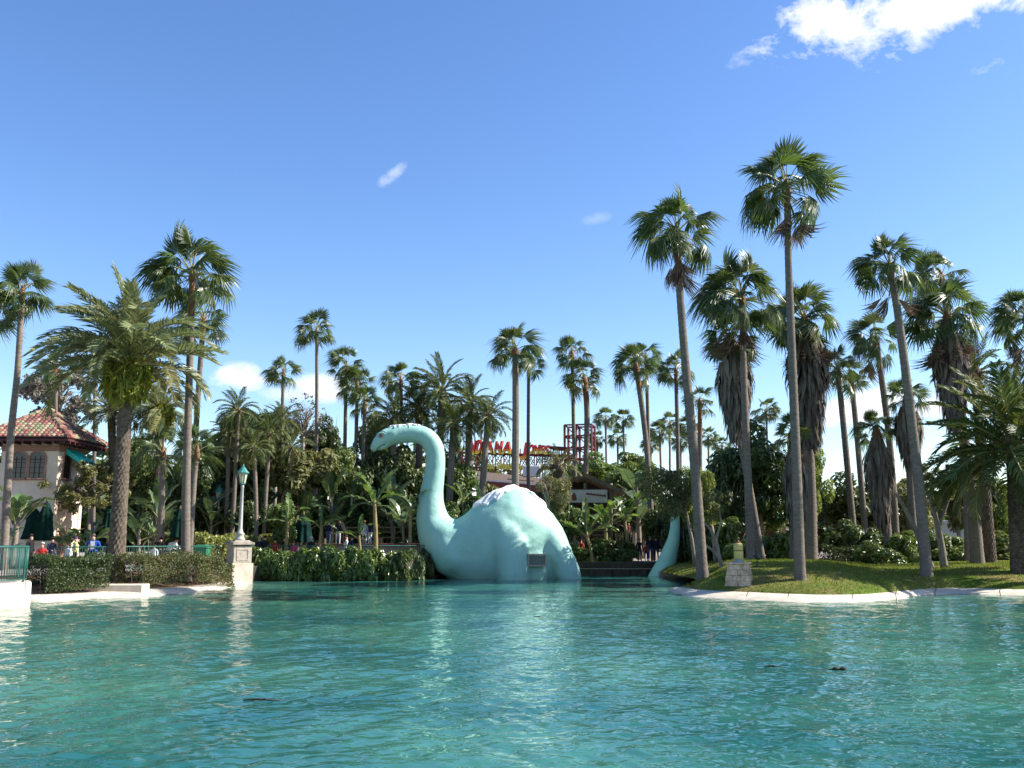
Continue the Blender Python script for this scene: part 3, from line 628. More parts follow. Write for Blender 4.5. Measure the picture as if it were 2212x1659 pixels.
# ------------------------------------------------------------------ the dinosaur statue in the water
DY = 58.2
def dino():
    root = empty('dinosaur_statue', (P(1090, 1247, DY).x, DY, 0), 'giant pale green long necked dinosaur statue half sunk in the pool', 'dinosaur statue'); o3 = root.location
    W = lambda x, y, dy=0.: P(x, y, DY)-o3+Vector((0, dy, 0))
    k = DY/F
    mb = MB()
    # body: sections along its length
    sec = [(903, 1140, 1160, 12), (910, 1122, 1184, 30), (920, 1112, 1202, 42), (936, 1106, 1224, 54), (960, 1113, 1243, 64), (982, 1124, 1256, 70), (1002, 1115, 1268, 74), (1020, 1097, 1275, 78), (1040, 1081, 1280, 80), (1058, 1070, 1284, 84),
           (1080, 1059, 1286, 86), (1106, 1052, 1286, 84), (1134, 1060, 1286, 77), (1150, 1069, 1286, 71), (1169, 1082, 1286, 62), (1195, 1112, 1286, 49), (1215, 1140, 1284, 39), (1228, 1168, 1282, 31), (1237, 1195, 1280, 24), (1244, 1225, 1276, 15)]
    n = 28; vs = []
    for x, yt, yb, hd in sec:
        c = W(x, (yt+yb)/2); hz = (yb-yt)/2*k
        for j in range(n):
            th = 2*math.pi*j/n; cz, cy = math.sin(th), math.cos(th)
            vs.append((c.x, c.y+hd*k*(abs(cy)**.95)*(1 if cy > 0 else -1), c.z+hz*(abs(cz)**.92)*(1 if cz > 0 else -1)))
    fs = [(i*n+j, i*n+(j+1) % n, (i+1)*n+(j+1) % n, (i+1)*n+j) for i in range(len(sec)-1) for j in range(n)]+[tuple(range(n-1, -1, -1)), tuple((len(sec)-1)*n+j for j in range(n))]
    mb.add(vs, fs)
    # neck and head
    nk = [(803, 975, 6), (808, 969, 11), (817, 960, 16), (830, 949, 20), (848, 941, 21), (875, 937, 20.5), (900, 937, 20.5), (921, 945, 21), (935, 962, 21.5), (941, 985, 21.5), (940, 1010, 22), (936, 1040, 23.5), (932, 1070, 26.5), (931, 1098, 30.5), (936, 1128, 37), (950, 1160, 46), (975, 1185, 50)]
    pts = curve_pts([W(x, y) for x, y, r in nk], 64); rs = []
    for i in range(65):
        f = i/64*(len(nk)-1); j = min(int(f), len(nk)-2); rs.append(k*(nk[j][2]+(nk[j+1][2]-nk[j][2])*(f-j)))
    mb.tube(pts, rs, 20)
    def blob(c, r, nn=14):
        vs = [(c.x, c.y, c.z-r[2])]+[(c.x+r[0]*math.cos(a)*math.sin(t), c.y+r[1]*math.sin(a)*math.sin(t), c.z-r[2]*math.cos(t)) for t in [math.pi*i/nn for i in range(1, nn)] for a in [2*math.pi*j/18 for j in range(18)]]+[(c.x, c.y, c.z+r[2])]
        fs = [(1+i*18+j, 1+i*18+(j+1) % 18, 1+(i+1)*18+(j+1) % 18, 1+(i+1)*18+j) for i in range(nn-2) for j in range(18)]
        fs += [(0, 1+(j+1) % 18, 1+j) for j in range(18)]+[(len(vs)-1, 1+(nn-2)*18+j, 1+(nn-2)*18+(j+1) % 18) for j in range(18)]
        mb.add(vs, fs)
    for s in (-1, 1):
        blob(W(972, 1192, s*.85), (1.2, 1.3, 1.45)); blob(W(986, 1205, s*1.05), (.9, 1.15, 1.0))       # shoulder
        mb.tube(curve_pts([W(1076, 1125, s*1.0), W(1096, 1168, s*1.75), W(1106, 1205, s*2.15), W(1110, 1262, s*2.2)], 16), [1.2-.012*i for i in range(17)], 18)   # fore leg
        mb.tube(curve_pts([W(1178, 1160, s*.6), W(1200, 1190, s*1.0), W(1222, 1235, s*1.3), W(1231, 1262, s*1.35)], 16), [1.0-.018*i for i in range(17)], 18)   # hind leg
        blob(W(1150, 1232, s*1.5), (1.0, .75, 1.5))
    blob(W(829, 937, -.0), (.32, .5, .2)); 
    for s in (-1, 1): blob(W(835, 936, s*.4), (.42, .24, .2)); blob(W(851, 943, s*.56), (.2, .13, .34)); blob(W(822, 966, s*.2), (.5, .22, .18))
    me = mb.mesh('body', []); t = ob('tmp', me)
    m1 = t.modifiers.new('r', 'REMESH'); m1.mode = 'VOXEL'; m1.voxel_size = .09
    m2 = t.modifiers.new('s', 'SMOOTH'); m2.iterations = 26; m2.factor = .6
    dg = bpy.context.evaluated_depsgraph_get(); me2 = bpy.data.meshes.new_from_object(t.evaluated_get(dg)); bpy.data.objects.remove(t)
    # plaster unevenness and the mouth groove
    co = np.empty(len(me2.vertices)*3, np.float32); me2.vertices.foreach_get('co', co); co = co.reshape(-1, 3); no = np.empty(len(co)*3, np.float32); me2.vertices.foreach_get('normal', no); no = no.reshape(-1, 3)
    x, y, z = co.T
    lump = .016*np.sin(x*2.1+1.3*np.sin(z*1.7))*np.sin(z*2.6+y*1.9+np.sin(x*1.1))+.009*np.sin(x*5.3+z*2)*np.sin(z*6.1-x*2)*np.cos(y*4.7)
    body = 1/(1+np.exp(-(x-(W(960, 1100).x))*1.2)); co += no*(lump*(.4+.8*body))[:, None]
    a, b = W(812, 977), W(834, 960); A = np.array([a.x, a.z]); B = np.array([b.x, b.z]); ab = B-A; q = co[:, [0, 2]]
    tt = np.clip(((q-A)@ab)/(ab@ab), 0, 1); dd = np.linalg.norm(q-(A+tt[:, None]*ab), axis=1); co -= no*(np.exp(-(dd/.055)**2)*.09)[:, None]
    me2.vertices.foreach_set('co', co.ravel()); me2.update(); me2.materials.clear(); me2.materials.append(M['dino']); me2.polygons.foreach_set('use_smooth', np.ones(len(me2.polygons), bool))
    me2.name = 'body'; body_o = ob('body', me2, root)
    bvh = BVHTree.FromPolygons([v.co for v in me2.vertices], [p.vertices[:] for p in me2.polygons])
    # white snow-like icing along the hump and over the head
    def cap(x0, x1, near, far, name, th=.1, seed=3, res=.09):
        r = random.Random(seed); X0, X1 = W(x0, 1100).x, W(x1, 1100).x; nx = int((X1-X0)/res); ny = 44; mb = MB(); idx = {}
        for i in range(nx+1):
            f = i/nx; X = X0+(X1-X0)*f; nn = near(f)+.10*math.sin(f*41)+.07*math.sin(f*97+1)+r.uniform(-.06, .06); ff = far(f)
            for j in range(ny+1):
                g = j/ny; Y = -nn+(nn+ff)*g; h = bvh.ray_cast(Vector((X, Y, 14)), Vector((0, 0, -1)))
                if h[0] is None: continue
                e = min(g, 1-g)*ny; ex = min(f, 1-f)*nx; edge = min(1, e/1.5)*min(1, (ex+.2)/1.5)
                t_ = (th*(.6+.25*math.sin(X*5+Y*3)+.2*math.sin(X*11.3-Y*7)+r.uniform(-.12, .2)))*edge-(1-edge)*.06
                idx[i, j] = len(mb.v); q = h[0]+h[1]*t_; mb.v.append(tuple(q))
        for i in range(nx):
            for j in range(ny):
                ks = [(i, j), (i+1, j), (i+1, j+1), (i, j+1)]
                if all(k_ in idx for k_ in ks): mb.f.append(tuple(idx[k_] for k_ in ks)); mb.m.append(0)
        return mb.build(name, M['icing'], root, True)
    tag(cap(1021, 1182, lambda f: .25+1.25*math.sin(math.pi*min(1, f*1.5+.06))**.8*(1-.35*f)+.15, lambda f: 1.2*math.sin(math.pi*min(.97, f+.05)), 'icing', .13), 'white snow like icing along the hump')
    tag(cap(836, 907, lambda f: .22+.1*math.sin(f*3.1), lambda f: .25, 'icing', .07, 5, .05), 'white snow like icing over the head')
    # eyes
    for s in (-1, 1):
        h = bvh.ray_cast(W(826, 943, s*3), Vector((0, -s, 0)))
        if h[0]:
            mb = MB(); mb.lathe([(.02, -.06), (.09, -.03), (.115, .0), (.085, .05), (.03, .07)], 14, m=0); e = mb.build('eye', M['eye_iris'], root, True, h[0]+Vector((0, s*.0, 0)), (R(90) if s < 0 else R(-90), 0, 0)); e.scale = (1.6, 1.35, 1.2)
            mb = MB(); mb.lathe([(.05, 0), (.045, .03), (.01, .04)], 12); mb.build('pupil', M['black'], e, True, (0, 0, .05))
            mb = MB(); mb.tube([(.16*math.cos(a)*1.1, .13*math.sin(a), 0) for a in [R(20*i) for i in range(1, 9)]], .03, 6); mb.build('eyelid', M['dino'], e, True, (0, 0, .04))
        pts_ = []
        for q in range(9):
            t_ = q/8; hh = bvh.ray_cast(W(810+25*t_, 975.5-14.5*t_-3*math.sin(t_*3.1), s*3), Vector((0, -s, 0)))
            if hh[0]: pts_.append(hh[0]+Vector((0, -s*.012, 0)))
        if len(pts_) > 3: mb = MB(); mb.tube(pts_, [.02]+[.034]*(len(pts_)-2)+[.02], 6); mb.build('mouth_line', M['dino_dark'], root, True)
        h = bvh.ray_cast(W(808, 965, s*3), Vector((0, -s, 0)))
        if h[0]: mb = MB(); mb.lathe([(.005, -.02), (.035, 0), (.005, .012)], 10); mb.build('nostril', M['black'], root, True, h[0], (R(90), 0, 0))
    # the louvred hatch in the flank
    h = bvh.ray_cast(W(1158, 1208, -8), Vector((0, 1, 0)))
    c = (h[0] if h[0] else W(1158, 1208, -2.5)); f = bpy.data.objects.new('hatch', None); link(f, root); f.location = c+Vector((0, -.3, 0))
    fw, fh = px(35, DY), px(22, DY); mb = MB()
    for sx in (-1, 1): mb.box((sx*fw/2, 0, 0), (.09, .7, fh+.09))
    for sz in (-1, 1): mb.box((0, 0, sz*fh/2), (fw-.092, .696, .09))
    mb.build('frame', M['hatch_frame'], f); mb = MB(); mb.box((0, -.22, 0), (fw-.1, .03, fh-.1)); mb.build('mesh_panel', M['hatch_panel'], f)
    for i in range(5): mb = MB(); mb.box((-fw/2+fw*(i+1)/6, -.25, 0), (.02, .03, fh-.1)); mb.build('slat', M['hatch_frame'], f)
    # tail
    tl = [(1424, 1262, 30), (1430, 1243, 25), (1438, 1222, 22), (1446, 1198, 18), (1454, 1170, 13.5), (1457.5, 1148, 11.2), (1458.5, 1125, 9.6), (1459, 1100, 8.2), (1461, 1075, 6), (1463, 1055, 4.2), (1464, 1036, 1.6)]
    TD = 61.5; kk = TD/F; mb = MB(); pt = curve_pts([P(x, y, TD)-o3 for x, y, r in tl], 48); rr = []
    for i in range(49):
        f = i/48*(len(tl)-1); j = min(int(f), len(tl)-2); rr.append(kk*(tl[j][2]+(tl[j+1][2]-tl[j][2])*(f-j)))
    rr = list(np.convolve(np.pad(rr, 3, mode='edge'), np.ones(7)/7, mode='valid'))
    mb.tube(pt, rr, 24); mb.build('tail', M['dino'], root, True)
def dinomat():
    m, N, L, b = nodes('painted_plaster'); b.inputs['Roughness'].default_value = .55; b.inputs['Specular IOR Level'].default_value = .35
    tc = N.new('ShaderNodeTexCoord'); n1 = N.new('ShaderNodeTexNoise'); n1.inputs['Scale'].default_value = .55; n1.inputs['Detail'].default_value = 7; n1.inputs['Roughness'].default_value = .65; L.new(tc.outputs['Object'], n1.inputs['Vector'])
    c = N.new('ShaderNodeValToRGB'); e = c.color_ramp.elements; e[0].position = .33; e[0].color = (.26, .485, .41, 1); e[1].position = .68; e[1].color = (.34, .565, .48, 1); L.new(n1.outputs['Fac'], c.inputs[0])
    # darker, greener band just above the pool, fading upwards
    sp = N.new('ShaderNodeSeparateXYZ'); L.new(tc.outputs['Object'], sp.inputs[0]); n3 = N.new('ShaderNodeTexNoise'); n3.inputs['Scale'].default_value = 3; L.new(tc.outputs['Object'], n3.inputs['Vector'])
    mr = N.new('ShaderNodeMapRange'); mr.inputs['From Min'].default_value = .05; mr.inputs['From Max'].default_value = .4; mr.inputs['To Min'].default_value = .55; mr.inputs['To Max'].default_value = 0; L.new(sp.outputs['Z'], mr.inputs[0])
    mu = N.new('ShaderNodeMath'); mu.operation = 'MULTIPLY'; L.new(mr.outputs[0], mu.inputs[0]); L.new(n3.outputs['Fac'], mu.inputs[1])
    mx = N.new('ShaderNodeMix'); mx.data_type = 'RGBA'; L.new(mu.outputs[0], mx.inputs[0]); L.new(c.outputs[0], mx.inputs[6]); mx.inputs[7].default_value = (.3, .42, .27, 1); L.new(mx.outputs[2], b.inputs['Base Color'])
    n2 = N.new('ShaderNodeTexNoise'); n2.inputs['Scale'].default_value = 2.6; n2.inputs['Detail'].default_value = 8; n2.inputs['Roughness'].default_value = .6; L.new(tc.outputs['Object'], n2.inputs['Vector'])
    bp = N.new('ShaderNodeBump'); bp.inputs['Distance'].default_value = .05; bp.inputs['Strength'].default_value = .7; L.new(n2.outputs['Fac'], bp.inputs['Height']); L.new(bp.outputs[0], b.inputs['Normal']); return m
M['dino'] = dinomat(); M['dino_dark'] = pmat('dark_teal_paint', (.03, .09, .075), (.045, .12, .1), 6, .7)
M['icing'] = pmat('white_icing', (.8, .8, .78), (.7, .7, .68), 5, .7, .3, .05, 6)
M['eye_iris'] = pmat('eye_iris', (.3, .15, .1), (.5, .35, .28), 9, .3, .5)
M['hatch_frame'] = pmat('hatch_frame', (.4, .36, .27), (.3, .26, .19), 6, .6)
M['hatch_panel'] = pmat('hatch_mesh', (.16, .2, .18), (.11, .14, .13), 30, .6)
dino()

# ------------------------------------------------------------------ left bastion: rounded wall with curved railing
BC = Vector((-19.75, 33.2, 0)); BR = 2.6
mb = MB(); a0, a1, nn = R(-100), R(160), 60; vs = []
for z, r in ((-.8, BR), (PROM-.06, BR-.02), (PROM, BR-.06), (PROM, BR-.5)): vs += [(r*math.cos(a0+(a1-a0)*i/nn), r*math.sin(a0+(a1-a0)*i/nn), z) for i in range(nn+1)]
mb.add(vs, [(r*(nn+1)+i, r*(nn+1)+i+1, (r+1)*(nn+1)+i+1, (r+1)*(nn+1)+i) for r in range(3) for i in range(nn)])
rb = mb.build('retaining_wall', M['conc'], None, True, BC); tag(rb, 'cream rounded retaining wall under the green curved railing', 'wall')
mb = MB(); inner = [((BR-.5)*math.cos(a0+(a1-a0)*i/nn), (BR-.5)*math.sin(a0+(a1-a0)*i/nn), PROM) for i in range(nn+1)]
mb.add(inner+[(-12, 8, PROM), (-12, -8, PROM)], [tuple(range(len(inner)+2))]); tag(mb.build('terrace', M['paving'], None, False, BC+Vector((0, 0, -.004))), kind='structure')
mb = MB(); mb.tube([(.02, 0, .45), (.0, -.02, .1), (.02, 0, -.15), (-.03, 0, -.2), (-.05, 0, -.1)], .012, 6)
tag(mb.build('drain_hose', M['black'], None, True, (BC.x+BR*math.cos(R(3))+.02, BC.y+BR*math.sin(R(3)), .75)), 'thin dark hose hanging down the rounded wall', 'hose')
cr_ = empty('railing', BC+Vector((0, 0, PROM)), 'green curved metal railing on the rounded retaining wall', 'railing'); rr_ = BR-.2
arc = [(rr_*math.cos(a0+(a1-a0)*i/80), rr_*math.sin(a0+(a1-a0)*i/80)) for i in range(81)]
mb = MB(); mb.tube([(x, y, 1.24) for x, y in arc], .032, 8); mb.build('top_rail', M['green_metal'], cr_, True)
mb = MB(); mb.tube([(x, y, .1) for x, y in arc], .022, 6); mb.build('bottom_rail', M['green_metal'], cr_, True)
mb = MB(); mb.tube([(0, 0, .11), (0, 0, 1.22)], .011, 5); pk = mb.mesh('picket', M['green_metal'], True)
mb = MB(); mb.box((0, 0, .62), (.06, .06, 1.24), bev=.008); pst = mb.mesh('post', M['green_metal'])
for i in range(95):
    a = a0+(a1-a0)*i/94
    if i % 16 == 8: ob('post', pst, cr_, (rr_*math.cos(a), rr_*math.sin(a), 0), (0, 0, a))
    else: ob('picket', pk, cr_, (rr_*math.cos(a), rr_*math.sin(a), 0))
def railing(label, a, b, z, h=1.1, sp=.13, group=None):
    a, b = Vector((*a, z)), Vector((*b, z)); L = (b-a).length; e = empty('railing', a, label, 'railing', group); t = (b-a)/L
    mb = MB(); mb.tube([Vector((0, 0, h)), t*L+Vector((0, 0, h))], .03, 6); mb.build('top_rail', M['green_metal'], e, True)
    mb = MB(); mb.tube([Vector((0, 0, .1)), t*L+Vector((0, 0, .1))], .022, 6); mb.build('bottom_rail', M['green_metal'], e, True)
    n = int(L/2.2)
    for i in range(n+1): ob('post', pst, e, t*L*i/n, (0, 0, math.atan2(t.y, t.x)), (.9, .9, h/1.24))
    mb = MB()
    for i in range(int(L/sp)): p = t*(i+.5)*sp; mb.tube([p+Vector((0, 0, .1)), p+Vector((0, 0, h))], .012, 4, 0, False)
    tag(mb.build('pickets', M['green_metal'], e), kind='stuff')
    return e
railing('green metal railing behind the clipped hedge and date palm', (-20.6, 42.6), (-15.7, 50.2), PROM, 1.15)
railing('green metal railing between lamp pillar and dinosaur neck', (-14.6, 56.2), (-4.2, 57.2), PROM, 1.12)

# ------------------------------------------------------------------ lamp pillar, lamps, planter block, pedestal
LP = P(514, 1250, 50.2); LP.z = .1
e = empty('lamp_pillar', LP, 'square stone pillar carrying the tall lamp post at the water edge', 'pillar', rz=R(38)); hw = 1.02
mb = MB(); mb.box((0, 0, .35), (1.16, 1.16, 1.3), bev=.02); mb.build('plinth', M['conc'], e)
mb = MB(); mb.box((0, 0, 1.45), (1.0, 1.0, .9), bev=.02); mb.build('shaft', M['stone'], e)
mb = MB(); mb.box((0, 0, 2.02), (1.22, 1.22, .14), bev=.03); mb.box((0, 0, 2.14), (1.05, 1.05, .12), bev=.03, taper=.8); mb.build('cap', M['stone'], e)
for i in range(4):
    mb = MB(); a = R(90*i); c_, s_ = math.cos(a), math.sin(a)
    for q, (dx, dz, sx, sz) in enumerate(((-.3, 0, .06, .62), (.3, 0, .06, .62), (0, .28, .54, .06), (0, -.28, .54, .06))): mb.box((dx*c_+.508*s_, dx*s_-.508*c_, 1.45+dz), (sx, .03, sz), a)
    mb.build('panel_frame', M['stone'], e)
mb = MB(); mb.box((0, 0, 0), (1.7, .4, .9), bev=.02); tag(mb.build('parapet', M['conc'], None, False, LP+Vector((-1.05, .55, .42)), (0, 0, R(25))), 'low cream parapet beside the stone lamp pillar', 'wall')
def lamp(label, base, H, s=1., group=None):
    e = empty('street_lamp', base, label, 'street lamp', group); h = H
    mb = MB(); mb.lathe([(.26*s, 0), (.26*s, .08), (.2*s, .12), (.2*s, .3), (.24*s, .34), (.15*s, .42), (.11*s, .6), (.105*s, .62), (.075*s, h-.15), (.1*s, h-.1), (.07*s, h-.05), (.1*s, h)], 14); mb.build('post', M['conc_post'], e, True)
    mb = MB(); mb.lathe([(.11*s, h), (.17*s, h+.05), (.13*s, h+.1)], 8); mb.build('collar', M['lamp_green'], e)
    mb = MB(); mb.lathe([(.15*s, h+.1), (.24*s, h+.62)], 8, cap=True); g = mb.build('lantern_glass', M['glass_cream'], e)
    mb = MB()
    for j in range(8): a = 2*math.pi*j/8; mb.bar((.155*s*math.cos(a), .155*s*math.sin(a), h+.1), (.245*s*math.cos(a), .245*s*math.sin(a), h+.63), .022*s)
    mb.build('lantern_frame', M['lamp_green'], e)
    mb = MB(); mb.lathe([(.32*s, h+.62), (.32*s, h+.66), (.2*s, h+.8), (.1*s, h+.95), (.05*s, h+.98), (.06*s, h+1.02), (.015*s, h+1.12)], 8); mb.build('lantern_roof', M['lamp_green'], e)
    return e
M['conc_post'] = pmat('grey_post', (.42, .4, .37), (.34, .32, .29), 4, .7, .25)
M['lamp_green'] = pmat('verdigris_metal', (.03, .16, .14), (.05, .22, .19), 5, .5, .4)
lamp('tall grey lamp post with verdigris lantern standing on the stone pillar', LP+Vector((0, 0, 2.2)), 2.95, 1.05)
for x, yt, D, g in ((468, 1048, 62, 'street lamp half hidden by palm trunks behind the bright hedge'), (757, 1040, 66, 'street lamp rising from the dark thicket behind the visitors'), (705, 1100, 58, None)):
    if g: b = P(x, HOR, D); b.z = PROM; t_ = P(x, yt, D); lamp(g, b, t_.z-PROM-1.1, .95)
c = G(248, 1287, 0); mb = MB(); mb.box((0, .45, .16), (2.25, 1.0, .6), bev=.03); o = mb.build('planter_block', M['conc'], None, False, c, (0, 0, R(4))); tag(o, 'low white concrete block at the water under the date palm', 'concrete block')
# pedestal with yellow drum
M['ped_stone'] = pmat('pedestal_stone', (.5, .42, .31), (.3, .235, .16), 7, .85, .2, .02, 25, rnd=.22)
pb = on_lawn(P(1598, 1268, 40.35)+Vector((0, -.5, 0))); pb.y += .5; pb.z -= .05; e = empty('pedestal', pb, 'tapered stone block pedestal on the lawn edge', 'pedestal', rz=R(-24)); H = .92
mb = MB(); mb.box((0, 0, H*.48), (.98, .98, H*.96), taper=.74); mb.build('core', M['soil'], e)
random.seed(4)
for crs in range(4):
    z0, z1 = crs*H/4, (crs+1)*H/4-.012
    for sd in range(4):
        nb = 2+(crs+sd) % 2; wv = [random.uniform(.7, 1.3) for _ in range(nb)]; tot = sum(wv); u = 0
        for b_ in wv:
            u0, u1 = u/tot, (u+b_)/tot; u += b_
            def q(uu, z, o_): hwid = (1.06-.30*(z/H))/2+o_; return Vector((-hwid+2*hwid*uu, -hwid, z))
            pr = random.uniform(.0, .022); g_ = .008; rot = Matrix.Rotation(R(90*sd), 3, 'Z')
            v = [rot @ q(u0+g_, z0, pr), rot @ q(u1-g_, z0, pr), rot @ q(u1-g_, z1, pr), rot @ q(u0+g_, z1, pr)]; v += [rot @ (rot.inverted() @ p_+Vector((0, .12, 0))) for p_ in v]
            mb = MB(); mb.add(v, [(0, 1, 2, 3), (7, 6, 5, 4), (0, 4, 5, 1), (1, 5, 6, 2), (2, 6, 7, 3), (3, 7, 4, 0)]); mb.build('stone', M['ped_stone'], e)
mb = MB(); mb.box((0, 0, H+.035), (.92, .92, .07), bev=.015); mb.build('cap', M['ped_stone'], e)
M['drum'] = pmat('yellow_drum_paint', (.5, .42, .14), (.42, .31, .1), 3, .5, .35, 0, stretch=(.4, .4, 6), c3=(.33, .2, .09))
M['rust'] = pmat('rust', (.2, .07, .03), (.13, .05, .025), 9, .85)
M['grey_metal'] = pmat('grey_metal', (.3, .32, .31), (.22, .23, .23), 5, .5, .4)
d = empty('drum_beacon', pb+Vector((0, 0, H+.07)), 'worn yellow ribbed drum with rusty knob on the stone pedestal', 'drum')
mb = MB(); mb.lathe([(.23, 0), (.23, .05), (.2, .06), (.2, .13)], 20); mb.build('flange', M['grey_metal'], d, True)
mb = MB(); mb.lathe([(.195, .13), (.2, .2), (.19, .22), (.2, .24), (.2, .38), (.188, .4), (.2, .42), (.2, .56), (.188, .58), (.2, .6), (.2, .7), (.17, .79), (.1, .82)], 22); mb.build('body', M['drum'], d, True)
mb = MB(); mb.lathe([(.205, .485), (.209, .5), (.205, .515)], 22, cap=False); mb.build('band', M['black'], d, True)
mb = MB(); mb.lathe([(.11, .82), (.11, .85), (.05, .88), (.06, .92), (.01, .94)], 14); mb.build('knob', M['rust'], d, True)
# garden spotlight
sp_ = on_lawn(P(1637, 1243, 43.2)); e = empty('garden_spotlight', sp_, 'black garden spotlight on the lawn beside the stone pedestal', 'spotlight')
mb = MB(); mb.tube([(0, 0, -.15), (0, 0, .28)], .035, 8); mb.box((0, 0, .02), (.3, .24, .05), bev=.01); mb.build('stake', M['black'], e, True)
mb = MB(); mb.lathe([(.05, -.14), (.09, -.11), (.1, .03), (.12, .08), (.12, .13)], 14); mb.build('housing', M['black'], e, True, (0, .02, .45), (R(-25), R(-30), 0))
mb = MB(); mb.lathe([(.105, .125), (.105, .14)], 14); mb.build('lens', M['grey_metal'], e, False, (0, .02, .45), (R(-25), R(-30), 0))
# floating twigs
for x, y, L_, lab in ((565, 1513, .55, 'long dark twig floating on the open water'), (1810, 1447, .34, 'pair of dark seed pods floating on the water'), (1668, 1440, .3, 'thin brown leaf stalk floating on the water'), (1163, 1333, .3, 'small dark scrap floating before the dinosaur')):
    e = empty('floating_debris', G(x, y, .0), lab, 'debris'); mb = MB(); mb.tube([(-L_*.5, 0, .0), (-L_*.1, .03, .015), (L_*.2, .0, .005), (L_*.6, .05, -.004)], [.012, .016, .012, .004], 6); mb.build('twig', M['wood'], e, True)
    for q in ((-.1, .3) if 'pods' in lab else (.1,)): mb = MB(); mb.lathe([(.005, -.02), (.035, .0), (.04, .02), (.01, .045)], 8); o = mb.build('seed_pod', M['wood'], e, True, (L_*q, .01, .01)); o.scale = (1.6, 1, 1) if 'pods' in lab else (1, .7, .5)

# ------------------------------------------------------------------ tiled-roof house
M['stucco'] = pmat('pink_cream_stucco', (0.72, 0.58, 0.46), (0.62, 0.49, 0.38), 1.5, .9, .15, .01, 25)
M['stucco_trim'] = pmat('rose_trim', (.36, .2, .15), (.28, .15, .11), 3, .85)
M['awn'] = pmat('teal_awning', (.03, .5, .46), (.04, .58, .52), 2, .7)
M['pane'] = pmat('dark_glass', (.015, .012, .012), (.03, .02, .02), 1, .12, .6)
M['frame_red'] = pmat('maroon_wood', (.09, .03, .028), (.06, .02, .02), 5, .6)
def tilemat():
    m, N, L, b = nodes('clay_tiles'); b.inputs['Roughness'].default_value = .75; g = N.new('ShaderNodeNewGeometry'); c = N.new('ShaderNodeValToRGB'); c.color_ramp.interpolation = 'CONSTANT'; e = c.color_ramp.elements
    cols = [(.3, .11, .08), (.38, .18, .12), (.22, .23, .12), (.2, .075, .065), (.44, .31, .2), (.28, .29, .16), (.32, .11, .085)]
    e[0].color = (*cols[0], 1); e[1].position = 1/7; e[1].color = (*cols[1], 1)
    for i in range(2, 7): x = e.new(i/7); x.color = (*cols[i], 1)
    L.new(g.outputs['Random Per Island'], c.inputs[0]); tc = N.new('ShaderNodeTexCoord'); n = N.new('ShaderNodeTexNoise'); n.inputs['Scale'].default_value = 6; L.new(tc.outputs['Object'], n.inputs['Vector'])
    mx = N.new('ShaderNodeMix'); mx.data_type = 'RGBA'; mx.blend_type = 'MULTIPLY'; mx.inputs[0].default_value = .5; L.new(c.outputs[0], mx.inputs[6]); L.new(n.outputs['Fac'], mx.inputs[7]); L.new(mx.outputs[2], b.inputs['Base Color']); return m
M['tile'] = tilemat()
HC = Vector((-27.6, 54.6, PROM)); hr, hwl = 2.62, 1.62; ZE, ZA = 8.0-PROM, 9.95-PROM
hs_ = empty('tiled_house', HC, 'cream two storey house with a hipped clay tile roof and arched windows', 'house')
def roof_tiles(half, ze, za, parent, name='roof'):
    mb = MB(); rows = 13; random.seed(3)
    for sd in range(4):
        rot = Matrix.Rotation(R(90*sd), 3, 'Z'); ncol = 19
        for r in range(rows):
            t0, t1 = r/rows, (r+1.25)/rows
            w0 = half*(1-t0)
            for c_ in range(-ncol//2, ncol//2+1):
                x = c_*2*half/ncol
                if abs(x) > w0-.06: continue
                rad = half/ncol*.98; vs = []
                for t, k, up in ((t0, 1.1, .05), (min(t1, 1), .9, .012)):
                    yb = -half*(1-t); zb = ze+(za-ze)*t
                    for j in range(6): a = math.pi*j/5; vs.append(rot @ Vector((x+rad*k*math.cos(a), yb+rad*.3*math.sin(a)*0, zb+up+rad*.85*math.sin(a))))
                mb.add(vs, [(j, j+1, 7+j, 6+j) for j in range(5)]+[(5, 4, 3, 2, 1, 0)])
    o = mb.build(name, M['tile'], parent); tag(o, kind='stuff'); return o
mb = MB(); mb.add([(-hr, -hr, ZE), (hr, -hr, ZE), (hr, hr, ZE), (-hr, hr, ZE), (0, 0, ZA)], [(0, 1, 4), (1, 2, 4), (2, 3, 4), (3, 0, 4), (3, 2, 1, 0)]); mb.box((0, 0, ZE-.1), (2*hr-.1, 2*hr-.1, .14)); rf = mb.build('roof', M['frame_red'], hs_)
roof_tiles(hr, ZE, ZA, rf, 'roof_tiles')
mb = MB()
for sx, sy in ((1, 1), (1, -1), (-1, 1), (-1, -1)):
    for i in range(11): a = Vector((sx*hr, sy*hr, ZE+.1)).lerp(Vector((0, 0, ZA+.1)), i/11); b_ = Vector((sx*hr, sy*hr, ZE+.06)).lerp(Vector((0, 0, ZA+.06)), (i+1.15)/11); mb.tube([a, b_], [.13, .1], 7)
mb.build('ridge_tiles', M['tile'], rf)
mb = MB()
for i in range(9):
    for sd in range(4): rot = Matrix.Rotation(R(90*sd), 3, 'Z'); c_ = rot @ Vector((-hr+.3+i*(2*hr-.6)/8, -hr+.48, ZE-.24)); mb.box(c_, (.1, .9, .14), R(90*sd))
mb.build('rafter_tails', M['frame_red'], rf)
